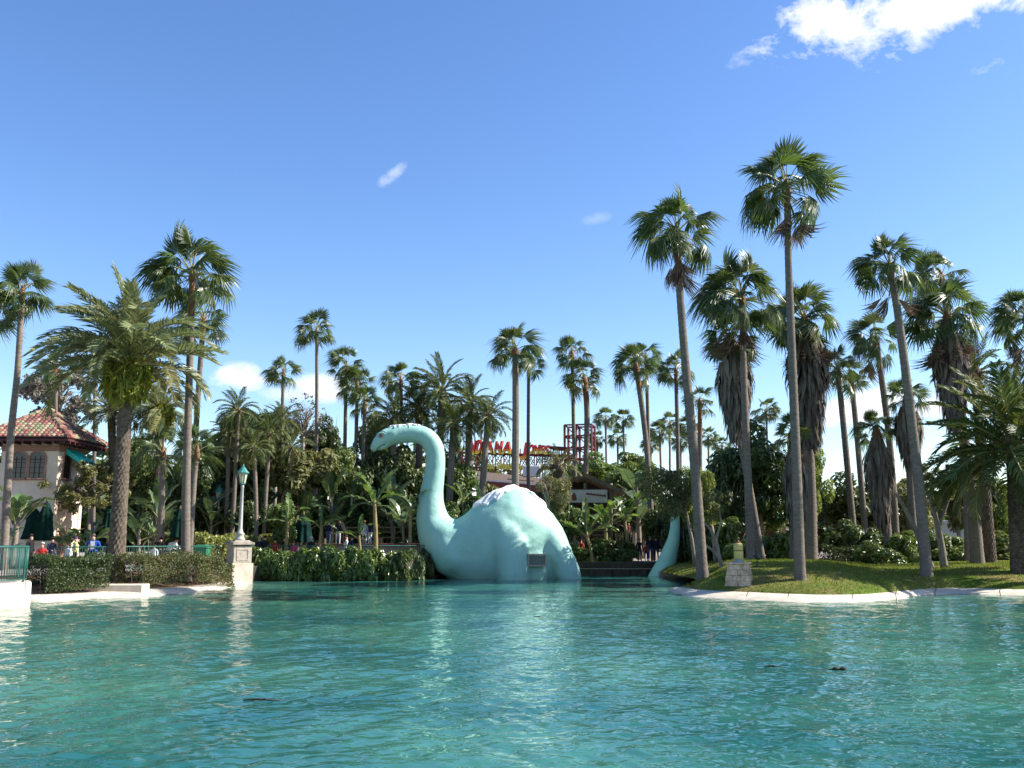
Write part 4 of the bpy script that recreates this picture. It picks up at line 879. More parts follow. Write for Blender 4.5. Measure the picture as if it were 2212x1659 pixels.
# walls with arched openings: solid box plus proud frames
mb = MB(); mb.box((0, 0, (ZE-.17)/2), (2*hwl, 2*hwl, ZE-.17)); mb.build('wall', M['stucco'], hs_)
mb = MB(); mb.box((0, 0, 3.45), (2*hwl+.1, 2*hwl+.1, .2), bev=.02); mb.build('string_course', M['stucco_trim'], hs_)
mb = MB(); mb.box((0, 0, ZE-.5), (2*hwl+.06, 2*hwl+.06, .34)); mb.build('frieze', M['stucco_trim'], hs_)
for sx, sy in ((1, -1), (-1, -1), (1, 1)): mb = MB(); mb.box((sx*(hwl-.12), sy*(hwl-.12), 2.9), (.36, .36, 5.8), bev=.02); mb.build('pilaster', M['stucco'], hs_)
def arch_pts(w_, h, n=12): return [(-w_/2, 0), (w_/2, 0)]+[(w_/2*math.cos(math.pi*i/n), h-w_/2+w_/2*math.sin(math.pi*i/n)) for i in range(n+1)]
def arch_window(cx_, z, w_, h, face, door=False):
    """face: 0 front (-Y), 1 right (+X)"""
    rot = Matrix.Rotation(R(90*face), 3, 'Z'); f = bpy.data.objects.new('door' if door else 'window', None); link(f, hs_); f.location = rot @ Vector((cx_, -hwl, z)); f.rotation_euler = (0, 0, R(90*face))
    ap = arch_pts(w_, h); n = len(ap); mb = MB(); op = arch_pts(w_+.22, h+.11)
    mb.add([(x, -.05, y) for x, y in ap]+[(x, -.05, y) for x, y in op]+[(x, .02, y) for x, y in op]+[(x, .02, y) for x, y in ap], [(i, (i+1) % n, n+(i+1) % n, n+i) for i in range(1, n)]+[(n+i, n+(i+1) % n, 2*n+(i+1) % n, 2*n+i) for i in range(1, n)]+[(i, 3*n+i, 3*n+(i+1) % n, (i+1) % n) for i in range(1, n)])
    mb.build('frame', M['stucco_trim'] if not door else M['stucco'], f)
    mb = MB(); mb.add([(x, -.012, y) for x, y in ap], [tuple(range(n))]); mb.build('pane', M['pane'] if not door else M['door_wood'], f)
    if not door:
        mb = MB()
        for q in (-.17, .17): mb.box((q*w_*1.0, -.028, h*.42), (.03, .03, h*.82))
        for q in (.2, .4, .6): mb.box((0, -.026, h*q), (w_*.98, .026, .03))
        mb.box((0, -.03, h-w_/2), (w_*.98, .032, .05)); mb.build('glazing_bars', M['frame_red'], f)
        mb = MB(); mb.box((0, -.07, -.06), (w_+.3, .16, .1), bev=.02); mb.build('sill', M['stucco_trim'], f)
M['door_wood'] = pmat('brown_door', (.3, .13, .07), (.22, .09, .05), 4, .6, stretch=(4, 4, .5))
zw = lambda y, D: P(0, y, D).z-PROM
for xw in (-28.2, -27.14): arch_window(xw-HC.x, zw(1033, 53), .85, 1.5, 0)
arch_window(-.55, zw(1033, 54), .8, 1.5, 1)
arch_window(-.5, .15, .95, 2.0, 1, True)
mb = MB(); mb.add([(.02, -1.0, 0), (.02, .7, 0), (1.05, .7, -.75), (1.05, -1.0, -.75), (.02, -1.0, .03), (.02, .7, .03), (1.05, .7, -.72), (1.05, -1.0, -.72)], [(3, 2, 1, 0), (4, 5, 6, 7), (0, 1, 5, 4), (1, 2, 6, 5), (2, 3, 7, 6), (3, 0, 4, 7)])
for q in (-1.0, .7): mb.add([(.02, q, 0), (1.05, q, -.75), (1.05, q, -.95), (.02, q, -.3)], [(0, 1, 2, 3)])
mb.build('awning', M['awn'], hs_, False, (hwl, .2, zw(972, 54.5)))
for yy in (-1.25, .75):
    l = bpy.data.objects.new('wall_lantern', None); link(l, hs_); l.location = (hwl+.2, yy, zw(1096, 54))
    mb = MB(); mb.bar((-.2, 0, .25), (0, 0, .25), .03); mb.lathe([(.1, .2), (.13, .17), (.02, .3)], 6); mb.lathe([(.03, -.24), (.08, -.2), (.06, -.18)], 6)
    for j in range(6): a = 2*math.pi*j/6; mb.bar((.07*math.cos(a), .07*math.sin(a), -.2), (.12*math.cos(a), .12*math.sin(a), .18), .015)
    mb.build('cage', M['black'], l); mb = MB(); mb.lathe([(.055, -.18), (.1, .17)], 6); mb.build('glass', M['glass_cream'], l)
mb = MB()
for i in range(12):
    y0 = -.9+i*.15
    for r in range(4): mb.tube([(hwl+.75-.19*r, y0, zw(1056, 54)-.38+.11*r), (hwl+.5-.19*r, y0, zw(1056, 54)-.24+.11*r)], [.085, .07], 7)
tag(mb.build('porch_roof', M['tile'], hs_), kind='stuff')

# ------------------------------------------------------------------ closed parasols
def parasol(label, x, yt, yb, D, hw_, group=None):
    b = P(x, HOR, D); b.z = PROM; zt, zb = P(x, yt, D).z-PROM, P(x, yb, D).z-PROM; r = px(hw_, D); e = empty('parasol', b, label, 'parasol', group)
    mb = MB(); mb.tube([(0, 0, 0), (0, 0, zt)], .03, 8); mb.build('pole', M['wood'], e, True)
    mb = MB(); n = 32; prof = [(1.0, 0), (.92, .1), (.8, .35), (.72, .6), (.8, .66), (.62, .72), (.3, .92), (.06, 1.0)]; vs = []
    for k, (q, h) in enumerate(prof):
        for j in range(n): a = 2*math.pi*j/n; rr = r*q*(1+.22*math.cos(8*a+.6*k*.2)*(1-h*.7)); vs.append((rr*math.cos(a), rr*math.sin(a), zb+(zt-zb)*h))
    mb.add(vs, [(i*n+j, i*n+(j+1) % n, (i+1)*n+(j+1) % n, (i+1)*n+j) for i in range(len(prof)-1) for j in range(n)]+[tuple((len(prof)-1)*n+j for j in range(n))]); mb.build('canopy', M['umb'], e, True)
    mb = MB(); mb.lathe([(.03, 0), (.07, .05), (.05, .12), (.06, .15), (.01, .22)], 10); mb.build('finial', M['bstem'], e, True, (0, 0, zt-.02))
    mb = MB(); mb.lathe([(.3, 0), (.3, .06), (.08, .1)], 14); mb.build('base', M['black'], e, True)
parasol('closed dark green parasol beside the man in black', 95, 1082, 1168, 50, 18)
parasol('broader closed parasol half hidden behind its twin near the house', 72, 1098, 1165, 53, 22)
parasol('closed parasol among the plants between house and date palm', 231, 1092, 1140, 54, 12)
parasol('closed dark parasol leaning on the tall palm trunk above the table', 386, 1100, 1160, 51, 17)
parasol('large closed dark parasol beside the pink child', 654, 1112, 1172, 59, 20)
# bin
b_ = P(438, HOR, 52.5); b_.z = PROM; e = empty('litter_bin', b_, 'green litter bin with round white badge behind the railing', 'bin')
M['bin'] = pmat('bin_green', (.02, .14, .06), (.03, .18, .08), 3, .5, .4)
mb = MB(); mb.box((0, 0, .5), (.72, .6, .95), bev=.04, taper=1.04); mb.build('body', M['bin'], e); mb = MB(); mb.box((0, 0, 1.05), (.8, .68, .13), bev=.04); mb.box((0, 0, 1.16), (.6, .5, .1), bev=.03); mb.build('lid', M['bin'], e)
mb = MB(); mb.lathe([(.15, 0), (.15, .012)], 20); bd = mb.build('badge', M['white'], e, False, (.16, -.31, .42), (R(90), 0, 0))
mb = MB(); mb.lathe([(.07, 0), (.07, .006)], 5); mb.build('badge_mark', M['rust'], bd, False, (.01, .02, .014))

# ------------------------------------------------------------------ raised terrace, dock, back fence
mb = MB(); tp = [(-13.4, 60.3), (-4.5, 60.5), (-4.0, 72), (-14, 72)]; z = 1.98
mb.add([(x, y, q) for q in (PROM-.05, z) for x, y in tp], [(0, 1, 5, 4), (1, 2, 6, 5), (2, 3, 7, 6), (3, 0, 4, 7), (4, 5, 6, 7)]); tag(mb.build('terrace', M['paving']), kind='structure')
e = empty('brick_ledge', (-8.9, 60.35, z), 'red brick ledge along the raised terrace behind the railing', 'ledge'); M['brick'] = pmat('brick', (.26, .11, .08), (.19, .08, .06), 5, .9, .1, rnd=.25)
mb = MB(); mb.box((0, 0, 0), (.285, .3, .16), bev=.012); bm = mb.mesh('brick', M['brick'])
for i in range(28): ob('brick', bm, e, (-4.1+i*.3, -.05+.03*i/28*10*.03, .02))
e = empty('rustic_fence', (-8.6, 62.4, z), 'rustic wooden pole fence on the raised terrace', 'fence')
for i in range(6): mb = MB(); mb.tube([(-4+i*1.6, 0, 0), (-4+i*1.6+random.uniform(-.05, .05), 0, 1.25)], .05, 7); mb.build('post', M['bstem'], e, True)
for zz in (.45, .8, 1.12): mb = MB(); mb.tube([(-4.2, .05, zz), (0, .06, zz+.04), (4.2, .05, zz-.03)], .035, 7); mb.build('rail', M['bstem'], e, True)
e = empty('dock', (P(1320, HOR, 62.5).x, 62.5, 0), 'low dark timber dock between the dinosaur and its tail', 'dock'); X0, X1 = P(1240, HOR, 62.5).x-e.location.x-1.5, P(1452, HOR, 62.5).x-e.location.x+2
mb = MB(); mb.box(((X0+X1)/2, .1, .1), (X1-X0, .12, .5)); mb.build('fascia', M['wood'], e)
n = int((X1-X0)/.3)
mb = MB(); mb.box((0, 0, 0), (.285, 1.3, .05)); plm = mb.mesh('plank', M['bark'])
for i in range(n): ob('plank', plm, e, (X0+.15+i*.3, .62, .42+random.uniform(-.004, .004)))
for i in range(9): mb = MB(); mb.tube([(X0+.3+i*(X1-X0-.6)/8, -.08, -.9), (X0+.3+i*(X1-X0-.6)/8, -.08, .36)], .075, 9); mb.build('pile', M['wood'], e, True)
c = P(1490, 1240, 58); mb = MB(); mb.box((0, .6, .05), (3.0, 1.0, .5), bev=.05); tag(mb.build('stone_ledge', M['stone'], None, False, (c.x, 60.5, .05)), 'low grey ledge at the water behind the leaning palm trunk', 'ledge')

# ------------------------------------------------------------------ truss sign
SD = 100.; SR = R(-9)
so_ = P(1110, 1020, SD); e = empty('truss_sign', Vector((so_.x, so_.y, PROM)), 'red and yellow lettered sign on a maroon steel truss above the roofs', 'sign', rz=R(-14))
inv = e.matrix_basis.inverted()
def SL(x, y, off=0.):                       # pixel -> local point on the sign plane
    nrm = Vector((math.sin(R(-14))*-1, math.cos(R(-14)), 0)); d_ = raydir(x, y); o_ = Vector((0, 0, CAMZ)); t_ = ((Vector((so_.x, so_.y, 0))-o_).dot(nrm))/d_.dot(nrm); q = inv @ (o_+d_*t_); q.y += off; return q
def gradmat(name, lo, hi, mid_):
    m, N, L, b = nodes(name); b.inputs['Roughness'].default_value = .45; tc = N.new('ShaderNodeTexCoord'); s = N.new('ShaderNodeSeparateXYZ'); L.new(tc.outputs['Generated'], s.inputs[0]); c = N.new('ShaderNodeValToRGB'); q = c.color_ramp.elements
    q[0].position = .15; q[0].color = (*lo, 1); q[1].position = .85; q[1].color = (*hi, 1); x = q.new(.5); x.color = (*mid_, 1); L.new(s.outputs['Y'], c.inputs[0]); L.new(c.outputs[0], b.inputs['Base Color']); return m
M['title'] = gradmat('title_letter_paint', (.9, .72, .08), (.75, .045, .025), (.85, .33, .03)); M['sub'] = pmat('yellow_letter_paint', (.85, .7, .12), (.75, .6, .08), 2, .5); M['title_edge'] = pmat('letter_return', (.12, .02, .02), (.16, .03, .03), 2, .6)
def letter(ch, size, mat, ext=.12, off=.02):
    cu = bpy.data.curves.new('t', 'FONT'); cu.body = ch; cu.size = size; cu.extrude = ext; cu.offset = off; cu.resolution_u = 3; o = bpy.data.objects.new('t', cu); COL.objects.link(o)
    bpy.context.view_layer.update(); dg = bpy.context.evaluated_depsgraph_get(); me = bpy.data.meshes.new_from_object(o.evaluated_get(dg)); bpy.data.objects.remove(o)
    me.materials.clear(); me.materials.append(mat); me.name = 'letter'; return me
def put_letter(ch, x0, x1, y0, y1, mat, shear=.0, ext=.12, off=.03, dy=0.):
    me = letter(ch, 1.0, mat, ext, off); xs = [v.co.x for v in me.vertices]; ys = [v.co.y for v in me.vertices]; a, b, c, d_ = min(xs), max(xs), min(ys), max(ys)
    p0, p1 = SL(x0, y1), SL(x1, y0); W_, H_ = (p1.x-p0.x), (p1.z-p0.z)
    for v in me.vertices: u, t = (v.co.x-a)/(b-a), (v.co.y-c)/(d_-c); v.co = Vector((u*W_+shear*t*H_, t*H_, v.co.z))
    me.update(); o = ob('letter', me, e, (p0.x, dy, p0.z), (R(90), 0, 0)); return o
title = [('I', 1004, 1009, 951, 985), ('N', 1011, 1024, 952, 983), ('D', 1026, 1038, 950, 981), ('I', 1040, 1046, 951, 980), ('A', 1046, 1063, 953, 979), ('N', 1066, 1081, 953, 981), ('A', 1082, 1104, 954, 981),
         ('J', 1121, 1138, 956, 993), ('O', 1139, 1151, 960, 981), ('N', 1152, 1163, 961, 980), ('E', 1164, 1172, 962, 980), ('S', 1173, 1185, 962, 982)]
for ch, x0, x1, y0, y1 in title: put_letter(ch, x0, x1, y0, y1, M['title'], .18, .12, .055); put_letter(ch, x0-.5, x1+.9, y0-.8, y1+.8, M['title_edge'], .18, .08, .06, .2)
wd = 'Epic Stunt Spectacular'; cw = {'i': .45, 't': .6, ' ': .5, 'l': .45, 'r': .65, 'S': 1.15, 'E': 1.1}; tot = sum(cw.get(c_, 1) for c_ in wd); x = 1041.
for ch in wd:
    w_ = cw.get(ch, 1)/tot*(1186-1041)
    if ch != ' ':
        t_ = (x-1041)/145; yb = 1013+4.0*t_; xh = 10.5; top_ = yb-(15 if ch in 'ESiltd' else xh); put_letter(ch, x+.4, x+w_-.4, top_, yb+(4 if ch == 'p' else 0), M['sub'], 0, .08, .05)
    x += w_
mb = MB()
def sbar(x0, y0, x1, y1, wd_=.16, o=.5): mb.bar(SL(x0, y0, o), SL(x1, y1, o), wd_)
for o in (.5, 1.7):
    sbar(990, 976, 1240, 966 if 0 else 984, .13, o); sbar(990, 1008, 1240, 1012, .12, o); sbar(1187, 966, 1222, 968, .26, o)
    for i in range(14): xa, xb = 990+i*18, 1008+i*18; sbar(xa, 978, xb, 1009, .06, o); sbar(xb, 978, xa, 1009, .06, o); sbar(xa, 966, xa, 1040, .09, o)
mb.build('truss', M['red_steel'], e)
mb = MB(); t0, t1 = SL(1217, 916), SL(1262, 916); dep = 2.2
for X_ in (SL(1218, 1000).x, SL(1243, 1000).x, SL(1277, 1000).x):
    for yy in (.6, .6+dep): mb.bar((X_, yy, 0), (X_, yy, SL(1240, 916).z), .19)
for z_ in (916, 940, 966, 990): 
    zz = SL(1240, z_).z
    for yy in (.6, .6+dep): mb.bar((SL(1218, 1000).x, yy, zz), (SL(1277, 1000).x, yy, zz), .13)
    for X_ in (SL(1218, 1000).x, SL(1277, 1000).x): mb.bar((X_, .6, zz), (X_, .6+dep, zz), .12)
for za_, zb_ in ((916, 940), (940, 966), (966, 990), (990, 1020)):
    for xa, xb in ((1218, 1243), (1243, 1277)):
        mb.bar((SL(xa, 1000).x, .6, SL(1240, za_).z), (SL(xb, 1000).x, .6, SL(1240, zb_).z), .08); mb.bar((SL(xb, 1000).x, .6+dep, SL(1240, za_).z), (SL(xa, 1000).x, .6+dep, SL(1240, zb_).z), .08)
mb.build('tower', M['red_steel'], e)

# ------------------------------------------------------------------ buildings behind
def roof_building():
    D = 84.; a = P(985, 1018, D); b = P(1245, 1042, D); e = empty('low_building', Vector(((a.x+b.x)/2, D, PROM)), 'low brown shingled building with red fascia behind the dinosaur', 'building'); o = e.location
    L0, L1 = a.x-o.x, P(1225, HOR, D).x-o.x
    f0, f1, g0, g1 = (P(x, y, d_)-o for x, y, d_ in ((985, 1031, D), (1225, 1049, D), (985, 1012, D+7), (1225, 1040, D+7)))
    dn = lambda p, h: p+Vector((0, 0, -h))
    mb = MB(); zt = f1.z-.9; mb.box(((L0+L1)/2, 5, zt/2), (L1-L0-1, 9, zt)); mb.build('wall', M['frame_red'], e)
    mb = MB(); mb.add([f0, f1, g1, g0, dn(f0, .05), dn(f1, .05), dn(g1, .3), dn(g0, .3)], [(0, 1, 2, 3), (7, 6, 5, 4), (1, 5, 6, 2), (0, 3, 7, 4), (2, 6, 7, 3)]); mb.build('roof', M['shingle'], e)
    q = Vector((0, -.06, 0)); mb = MB(); mb.add([dn(f0+q, .14), dn(f1+q, .14), f1+q, f0+q], [(0, 1, 2, 3)]); mb.build('gutter', M['white'], e)
    mb = MB(); mb.add([dn(f0, .75), dn(f1, .75), dn(f1, .145), dn(f0, .145)], [(0, 1, 2, 3)]); mb.build('fascia', M['red_fascia'], e)
    mb = MB(); c_ = P(1148, 1014, D+3); mb.box((c_.x-o.x, 3, c_.z-PROM-.2), (1.6, 1.4, 1.0), bev=.04); mb.build('roof_unit', M['white'], e); mb = MB(); mb.box((c_.x-o.x+3.2, 3, c_.z-PROM-.5), (1.2, 1.2, .7), bev=.04); mb.build('roof_unit', M['white'], e)
M['red_fascia'] = pmat('red_fascia', (.22, .07, .05), (.17, .055, .04), 3, .7)
roof_building()
def hut():
    D = 68.; a = P(1225, 1090, D); e = empty('thatched_hut', Vector((P(1278, HOR, D).x, D, PROM)), 'thatched open hut with a poster board behind the banana plants', 'hut'); o = e.location
    L = lambda x, y, dy=0.: P(x, y, D)-o+Vector((0, dy, 0))
    mb = MB(); v = [L(1205, 1045, -1), L(1262, 1024, -1), L(1345, 1062, -1), L(1345, 1070, -1), L(1262, 1033, -1), L(1205, 1053, -1)]; k = len(v); v2 = [p+Vector((0, 5, .1)) for p in v]
    mb.add(v+v2, [(0, 1, 4, 5), (1, 2, 3, 4), (k, k+5, k+4, k+1), (k+1, k+4, k+3, k+2), (0, k, k+1, 1), (1, k+1, k+2, 2), (2, k+2, k+3, 3), (3, k+3, k+4, 4), (4, k+4, k+5, 5), (5, k+5, k, 0)]); mb.build('roof', M['thatch'], e)
    random.seed(8); mb = MB()
    for i in range(420):
        t = random.random(); p = L(1205, 1047, -1).lerp(L(1262, 1026, -1), t*2) if t < .5 else L(1262, 1026, -1).lerp(L(1345, 1064, -1), t*2-1); p += Vector((random.uniform(-.05, .05), random.uniform(-.15, .6), random.uniform(-.05, .12))); mb.add([p, p+Vector((.035, 0, 0)), p+Vector((random.uniform(-.15, .25), random.uniform(-.3, 0), random.uniform(-.5, -.1)))], [(0, 1, 2)])
    tag(mb.build('thatch_fringe', M['thatch'], e), kind='stuff')
    for x in (1226, 1262, 1318): mb = MB(); mb.tube([L(x, 1165, -.6), L(x, 1045, -.6)], .11, 8); mb.build('post', M['bark'], e, True)
    mb = MB(); mb.box(L(1272, 1110, 3)+Vector((0, 0, .2)), (4.0, .2, 4.6)); mb.build('back_wall', M['wood'], e)
    p = L(1268, 1073, -.9); bd = bpy.data.objects.new('poster_board', None); link(bd, e); bd.location = p; w_, h = px(82, D), px(27, D)
    mb = MB(); mb.box((0, .03, 0), (w_+.14, .06, h+.14), bev=.01); mb.build('board', M['frame_red'], bd)
    mb = MB(); mb.box((0, -.012, 0), (w_, .02, h)); mb.build('sheet', M['poster'], bd)
    mb = MB(); mb.tube([(-w_*.05+i*.12, -.04, h*(.16-.015*i)+.05*(i % 2)) for i in range(13)], [.05+.02*(i % 2) for i in range(13)], 5); mb.build('painted_stroke', M['title_edge'], bd)
    mb = MB(); mb.lathe([(.02, -.3), (.22, -.2), (.16, .1), (.06, .3)], 9); q = mb.build('painted_patch', M['rust'], bd, True, (-w_*.36, -.02, -.05)); q.scale = (1, .05, 1)
    # upper timber platform and steps
    mb = MB(); mb.box(L(1290, 1128, .4), (3.2, 1.4, .12)); mb.build('platform', M['bark'], e)
    for i in range(4): mb = MB(); mb.box(L(1296, 1136+i*10, -.3-.2*i), (1.2, .35, .07)); mb.build('step', M['bark'], e)
    for zz in (1098, 1112): mb = MB(); mb.tube([L(1270, zz, -.2), L(1338, zz+1, -.2)], .05, 7); mb.build('rail', M['bark'], e, True)
M['poster'] = pmat('poster_print', (.5, .46, .4), (.42, .36, .3), 1.2, .6, .3, 0, None, c3=(.4, .22, .12))
hut()
def pavilion():
    D = 76.; e = empty('green_roof_pavilion', Vector((P(1620, HOR, D).x, D, PROM)), 'small pavilion with green roof and pink walls behind the palm trunks', 'building'); o = e.location; L = lambda x, y, dy=0.: P(x, y, D)-o+Vector((0, dy, 0))
    mb = MB(); mb.add([L(1555, 1122), L(1712, 1122), L(1690, 1098, 3), L(1580, 1098, 3), L(1712, 1122, 7), L(1555, 1122, 7)], [(0, 1, 2, 3), (3, 2, 4, 5), (1, 4, 2), (0, 3, 5)]); mb.build('roof', M['awn_dk'], e)
    mb = MB(); mb.box(L(1634, 1126, 1), (5.6, .2, .35)); mb.build('fascia', M['stucco_trim'], e)
    for x in (1592, 1650, 1694): mb = MB(); mb.box(L(x, 1149, .8), (.6, .6, 1.7)); mb.build('pier', M['stucco_trim'], e)
    mb = MB(); mb.box(L(1640, 1149, 3), (5.4, .2, 1.9)); mb.build('back_wall', M['wood'], e)
M['awn_dk'] = pmat('green_roof_paint', (.012, .1, .075), (.02, .14, .1), 2, .6)
pavilion()
mb = MB(); mb.box((0, 0, 1.5), (9, 3, 3), bev=.05); mb.box((0, -.2, 3.1), (9.6, 3.6, .3), bev=.03); o = mb.build('service_building', M['grey_metal'], None, False, (P(2080, HOR, 90).x, 90, PROM)); tag(o, 'grey flat roofed building glimpsed between palm trunks beyond the lawn', 'building')

# ------------------------------------------------------------------ people
def body_mesh(pose):
    if pose == 'sit':
        V = dict(pel=(0, 0, .5, .15, .13), wai=(0, 0, .68, .14, .11), che=(0, -.02, .92, .17, .12), nec=(0, -.02, 1.09, .06, .06), hd0=(0, -.05, 1.17, .075, .085), hd1=(0, -.03, 1.28, .082, .1))
        limbs = lambda s: dict(sh=(s*.19, 0, 1.02, .07, .07), el=(s*.25, -.05, .77, .055, .055), wr=(s*.2, -.28, .7, .035, .035), ha=(s*.16, -.36, .7, .04, .025), hi=(s*.1, -.05, .47, .1, .1), kn=(s*.13, -.45, .48, .07, .07), an=(s*.13, -.42, .08, .045, .045), to=(s*.14, -.58, .04, .04, .03))
    elif pose == 'lean':
        V = dict(pel=(0, .08, .93, .15, .13), wai=(0, .0, 1.08, .14, .11), che=(0, -.16, 1.26, .17, .13), nec=(0, -.28, 1.38, .06, .06), hd0=(0, -.35, 1.43, .075, .085), hd1=(0, -.39, 1.54, .082, .1))
        limbs = lambda s: dict(sh=(s*.19, -.2, 1.34, .07, .07), el=(s*.24, -.28, 1.08, .055, .055), wr=(s*.16, -.48, 1.0, .035, .035), ha=(s*.1, -.56, 1.0, .04, .025), hi=(s*.1, .08, .88, .1, .1), kn=(s*.11, .04, .5, .07, .07), an=(s*.11, .08, .08, .045, .045), to=(s*.12, -.08, .04, .04, .03))
    else:
        el = (.05, -.2) if pose == 'hold' else (.03, -.05)
        V = dict(pel=(0, 0, .95, .15, .12), wai=(0, 0, 1.12, .14, .105), che=(0, 0, 1.34, .175, .12), nec=(0, 0, 1.5, .06, .06), hd0=(0, -.03, 1.58, .075, .085), hd1=(0, -.01, 1.69, .082, .1))
        if pose == 'hold': limbs = lambda s: dict(sh=(s*.2, 0, 1.43, .07, .07), el=(s*.26, .04, 1.16, .055, .055), wr=(s*.13, -.22, 1.16, .035, .035), ha=(s*.07, -.28, 1.18, .04, .025), hi=(s*.1, 0, .9, .1, .1), kn=(s*.12, -.03, .5, .07, .07), an=(s*.12, .02, .08, .045, .045), to=(s*.14, -.13, .04, .04, .03))
        else: limbs = lambda s: dict(sh=(s*.2, 0, 1.43, .07, .07), el=(s*.26, .04, 1.16, .055, .055), wr=(s*.26, -.05, .93, .035, .035), ha=(s*.25, -.08, .83, .04, .025), hi=(s*.1, 0, .9, .1, .1), kn=(s*.12, -.03, .5, .07, .07), an=(s*.12, .02, .08, .045, .045), to=(s*.14, -.13, .04, .04, .03))
    names = list(V); co = [V[n] for n in names]; E = [(0, 1), (1, 2), (2, 3), (3, 4), (4, 5)]
    for s in (-1, 1):
        l = limbs(s); b = len(co); co += [l[k] for k in ('sh', 'el', 'wr', 'ha', 'hi', 'kn', 'an', 'to')]; E += [(2, b), (b, b+1), (b+1, b+2), (b+2, b+3), (0, b+4), (b+4, b+5), (b+5, b+6), (b+6, b+7)]
    me = bpy.data.meshes.new('body'); me.from_pydata([c[:3] for c in co], E, []); o = bpy.data.objects.new('t', me); COL.objects.link(o)
    o.modifiers.new('k', 'SKIN')
    for i, c in enumerate(co): d = me.skin_vertices[0].data[i]; d.radius = (c[3], c[4]); d.use_root = (i == 0)
    s_ = o.modifiers.new('s', 'SUBSURF'); s_.levels = 2; s_.render_levels = 2
    bpy.context.view_layer.update(); m2 = bpy.data.meshes.new_from_object(o.evaluated_get(bpy.context.evaluated_depsgraph_get())); bpy.data.objects.remove(o)
    neck = co[3][2]+.02; hip = co[0][2]+.02
    hands = [Vector(co[i][:3]) for i in (9, 17)]; wr = [Vector(co[i][:3]) for i in (8, 16)]
    mi = []
    m2.materials.clear()
    for p in m2.polygons:
        c = p.center; near = min((c-h).length for h in hands)
        if c.z > neck and abs(c.x) < .14: k = 0
        elif near < .085: k = 0
        elif pose != 'sit' and c.z < .1 or pose == 'sit' and c.z < .12: k = 3
        elif (pose == 'sit' and (c.z < .56 or (c.y < -.12 and c.z < .6 and abs(c.x) < .22))) or (pose != 'sit' and c.z < hip and abs(c.x) < .22 and c.y > -.3): k = 2
        else: k = 1
        mi.append(k)
    for k in range(4): m2.materials.append(M['skin'])
    m2.polygons.foreach_set('material_index', mi); m2.polygons.foreach_set('use_smooth', [True]*len(mi)); return m2, Vector(co[5][:3])
M['skin'] = pmat('skin', (.5, .3, .21), (.44, .25, .17), 8, .55); M['shoe'] = pmat('shoe', (.03, .028, .026), (.05, .045, .04), 8, .6)
CLO = {}
def cloth(c):
    if c not in CLO: CLO[c] = pmat('cloth', c, tuple(x*.75 for x in c), 6, .85, .15, .01, 14)
    return CLO[c]
BODY = {k: body_mesh(k) for k in ('stand', 'hold', 'sit', 'lean')}
def hair_mesh(kind):
    mb = MB(); n = 14; rows = []
    R_ = (.1, .118, .125)
    lim = {'short': 1.75, 'long': 1.75, 'cap': 1.55}[kind]; vs = [(0, 0, R_[2])]
    for i in range(1, 8):
        for j in range(n):
            a = 2*math.pi*j/n; back = .5+.5*math.sin(a); t = lim*i/7*(.62+.5*back); vs.append((R_[0]*math.sin(t)*math.cos(a), R_[1]*math.sin(t)*math.sin(a), R_[2]*math.cos(t)))
    fs = [(0, 1+j, 1+(j+1) % n) for j in range(n)]+[(1+i*n+j, 1+(i+1)*n+j, 1+(i+1)*n+(j+1) % n, 1+i*n+(j+1) % n) for i in range(6) for j in range(n)]; mb.add(vs, fs)
    if kind == 'long': mb.tube([(0, .05, .02), (0, .1, -.1), (0, .1, -.24), (0, .08, -.32)], [.09, .095, .085, .03], 10)
    if kind == 'cap': mb.add([(-.07, -.1, .04), (.07, -.1, .04), (.05, -.2, .025), (-.05, -.2, .025), (-.07, -.1, .055), (.07, -.1, .055), (.05, -.2, .035), (-.05, -.2, .035)], [(0, 1, 2, 3), (7, 6, 5, 4), (2, 6, 7, 3), (1, 5, 6, 2), (0, 3, 7, 4)])
    return mb
HAIRM = {k: hair_mesh(k) for k in ('short', 'long', 'cap')}
def person(label, x, ytop, D, pose, shirt, pants, hair, hk='short', face=0, gz=PROM, h=None, group=None, fat=1.0):
    me, hd = BODY[pose]; full = hd.z+.12
    b = P(x, HOR, D); zt = P(x, ytop, D).z
    s = h/1.8 if h else .97
    z = gz if h is None and pose != 'float' else gz
    e = empty('person', Vector((b.x, D, z)), label, 'person', group, rz=R(face)); 
    o = ob('body', me, e, sc=(s*fat, s*fat, s))
    for i, m in enumerate((M['skin'], cloth(shirt), cloth(pants), M['shoe'])): o.material_slots[i].link = 'OBJECT'; o.material_slots[i].material = m
    hm = HAIRM[hk].mesh('hair', cloth(hair), True); ob('hair' if hk != 'cap' else 'cap', hm, e, (hd+Vector((0, .01, .015)))*s, sc=s*1.02)
    return e
BK, NV, WH, RD, BL, JN = (.02, .02, .023), (.02, .025, .06), (.7, .7, .68), (.5, .04, .04), (.02, .09, .42), (.06, .09, .17)
BR_, BD, GY, PK = (.05, .03, .02), (.4, .27, .1), (.2, .2, .21), (.6, .05, .22)
person('man in a black jacket standing beside the closed green parasol', 67, 1146, 47.5, 'stand', BK, BK, BR_, face=80)
person('person in a red shirt sitting low behind the curved railing', 93, 1172, 47, 'sit', RD, JN, (.6, .6, .58), face=20)
person('person in dark clothes sitting beside the closed green parasol', 113, 1163, 48.5, 'sit', NV, NV, BR_, face=60, gz=PROM+.25)
person('small child in pale clothes behind the railing', 149, 1172, 45.6, 'stand', (.55, .55, .62), JN, BR_, face=-30, h=1.28)
person('person in a yellow green hoodie and purple beanie', 164, 1153, 47, 'stand', (.5, .55, .2), BK, (.08, .03, .09), face=130, h=1.62)
person('man in a bright blue jacket with a white shirt', 202, 1150, 45.9, 'hold', BL, NV, (.16, .12, .1), 'cap', face=15, fat=1.2)
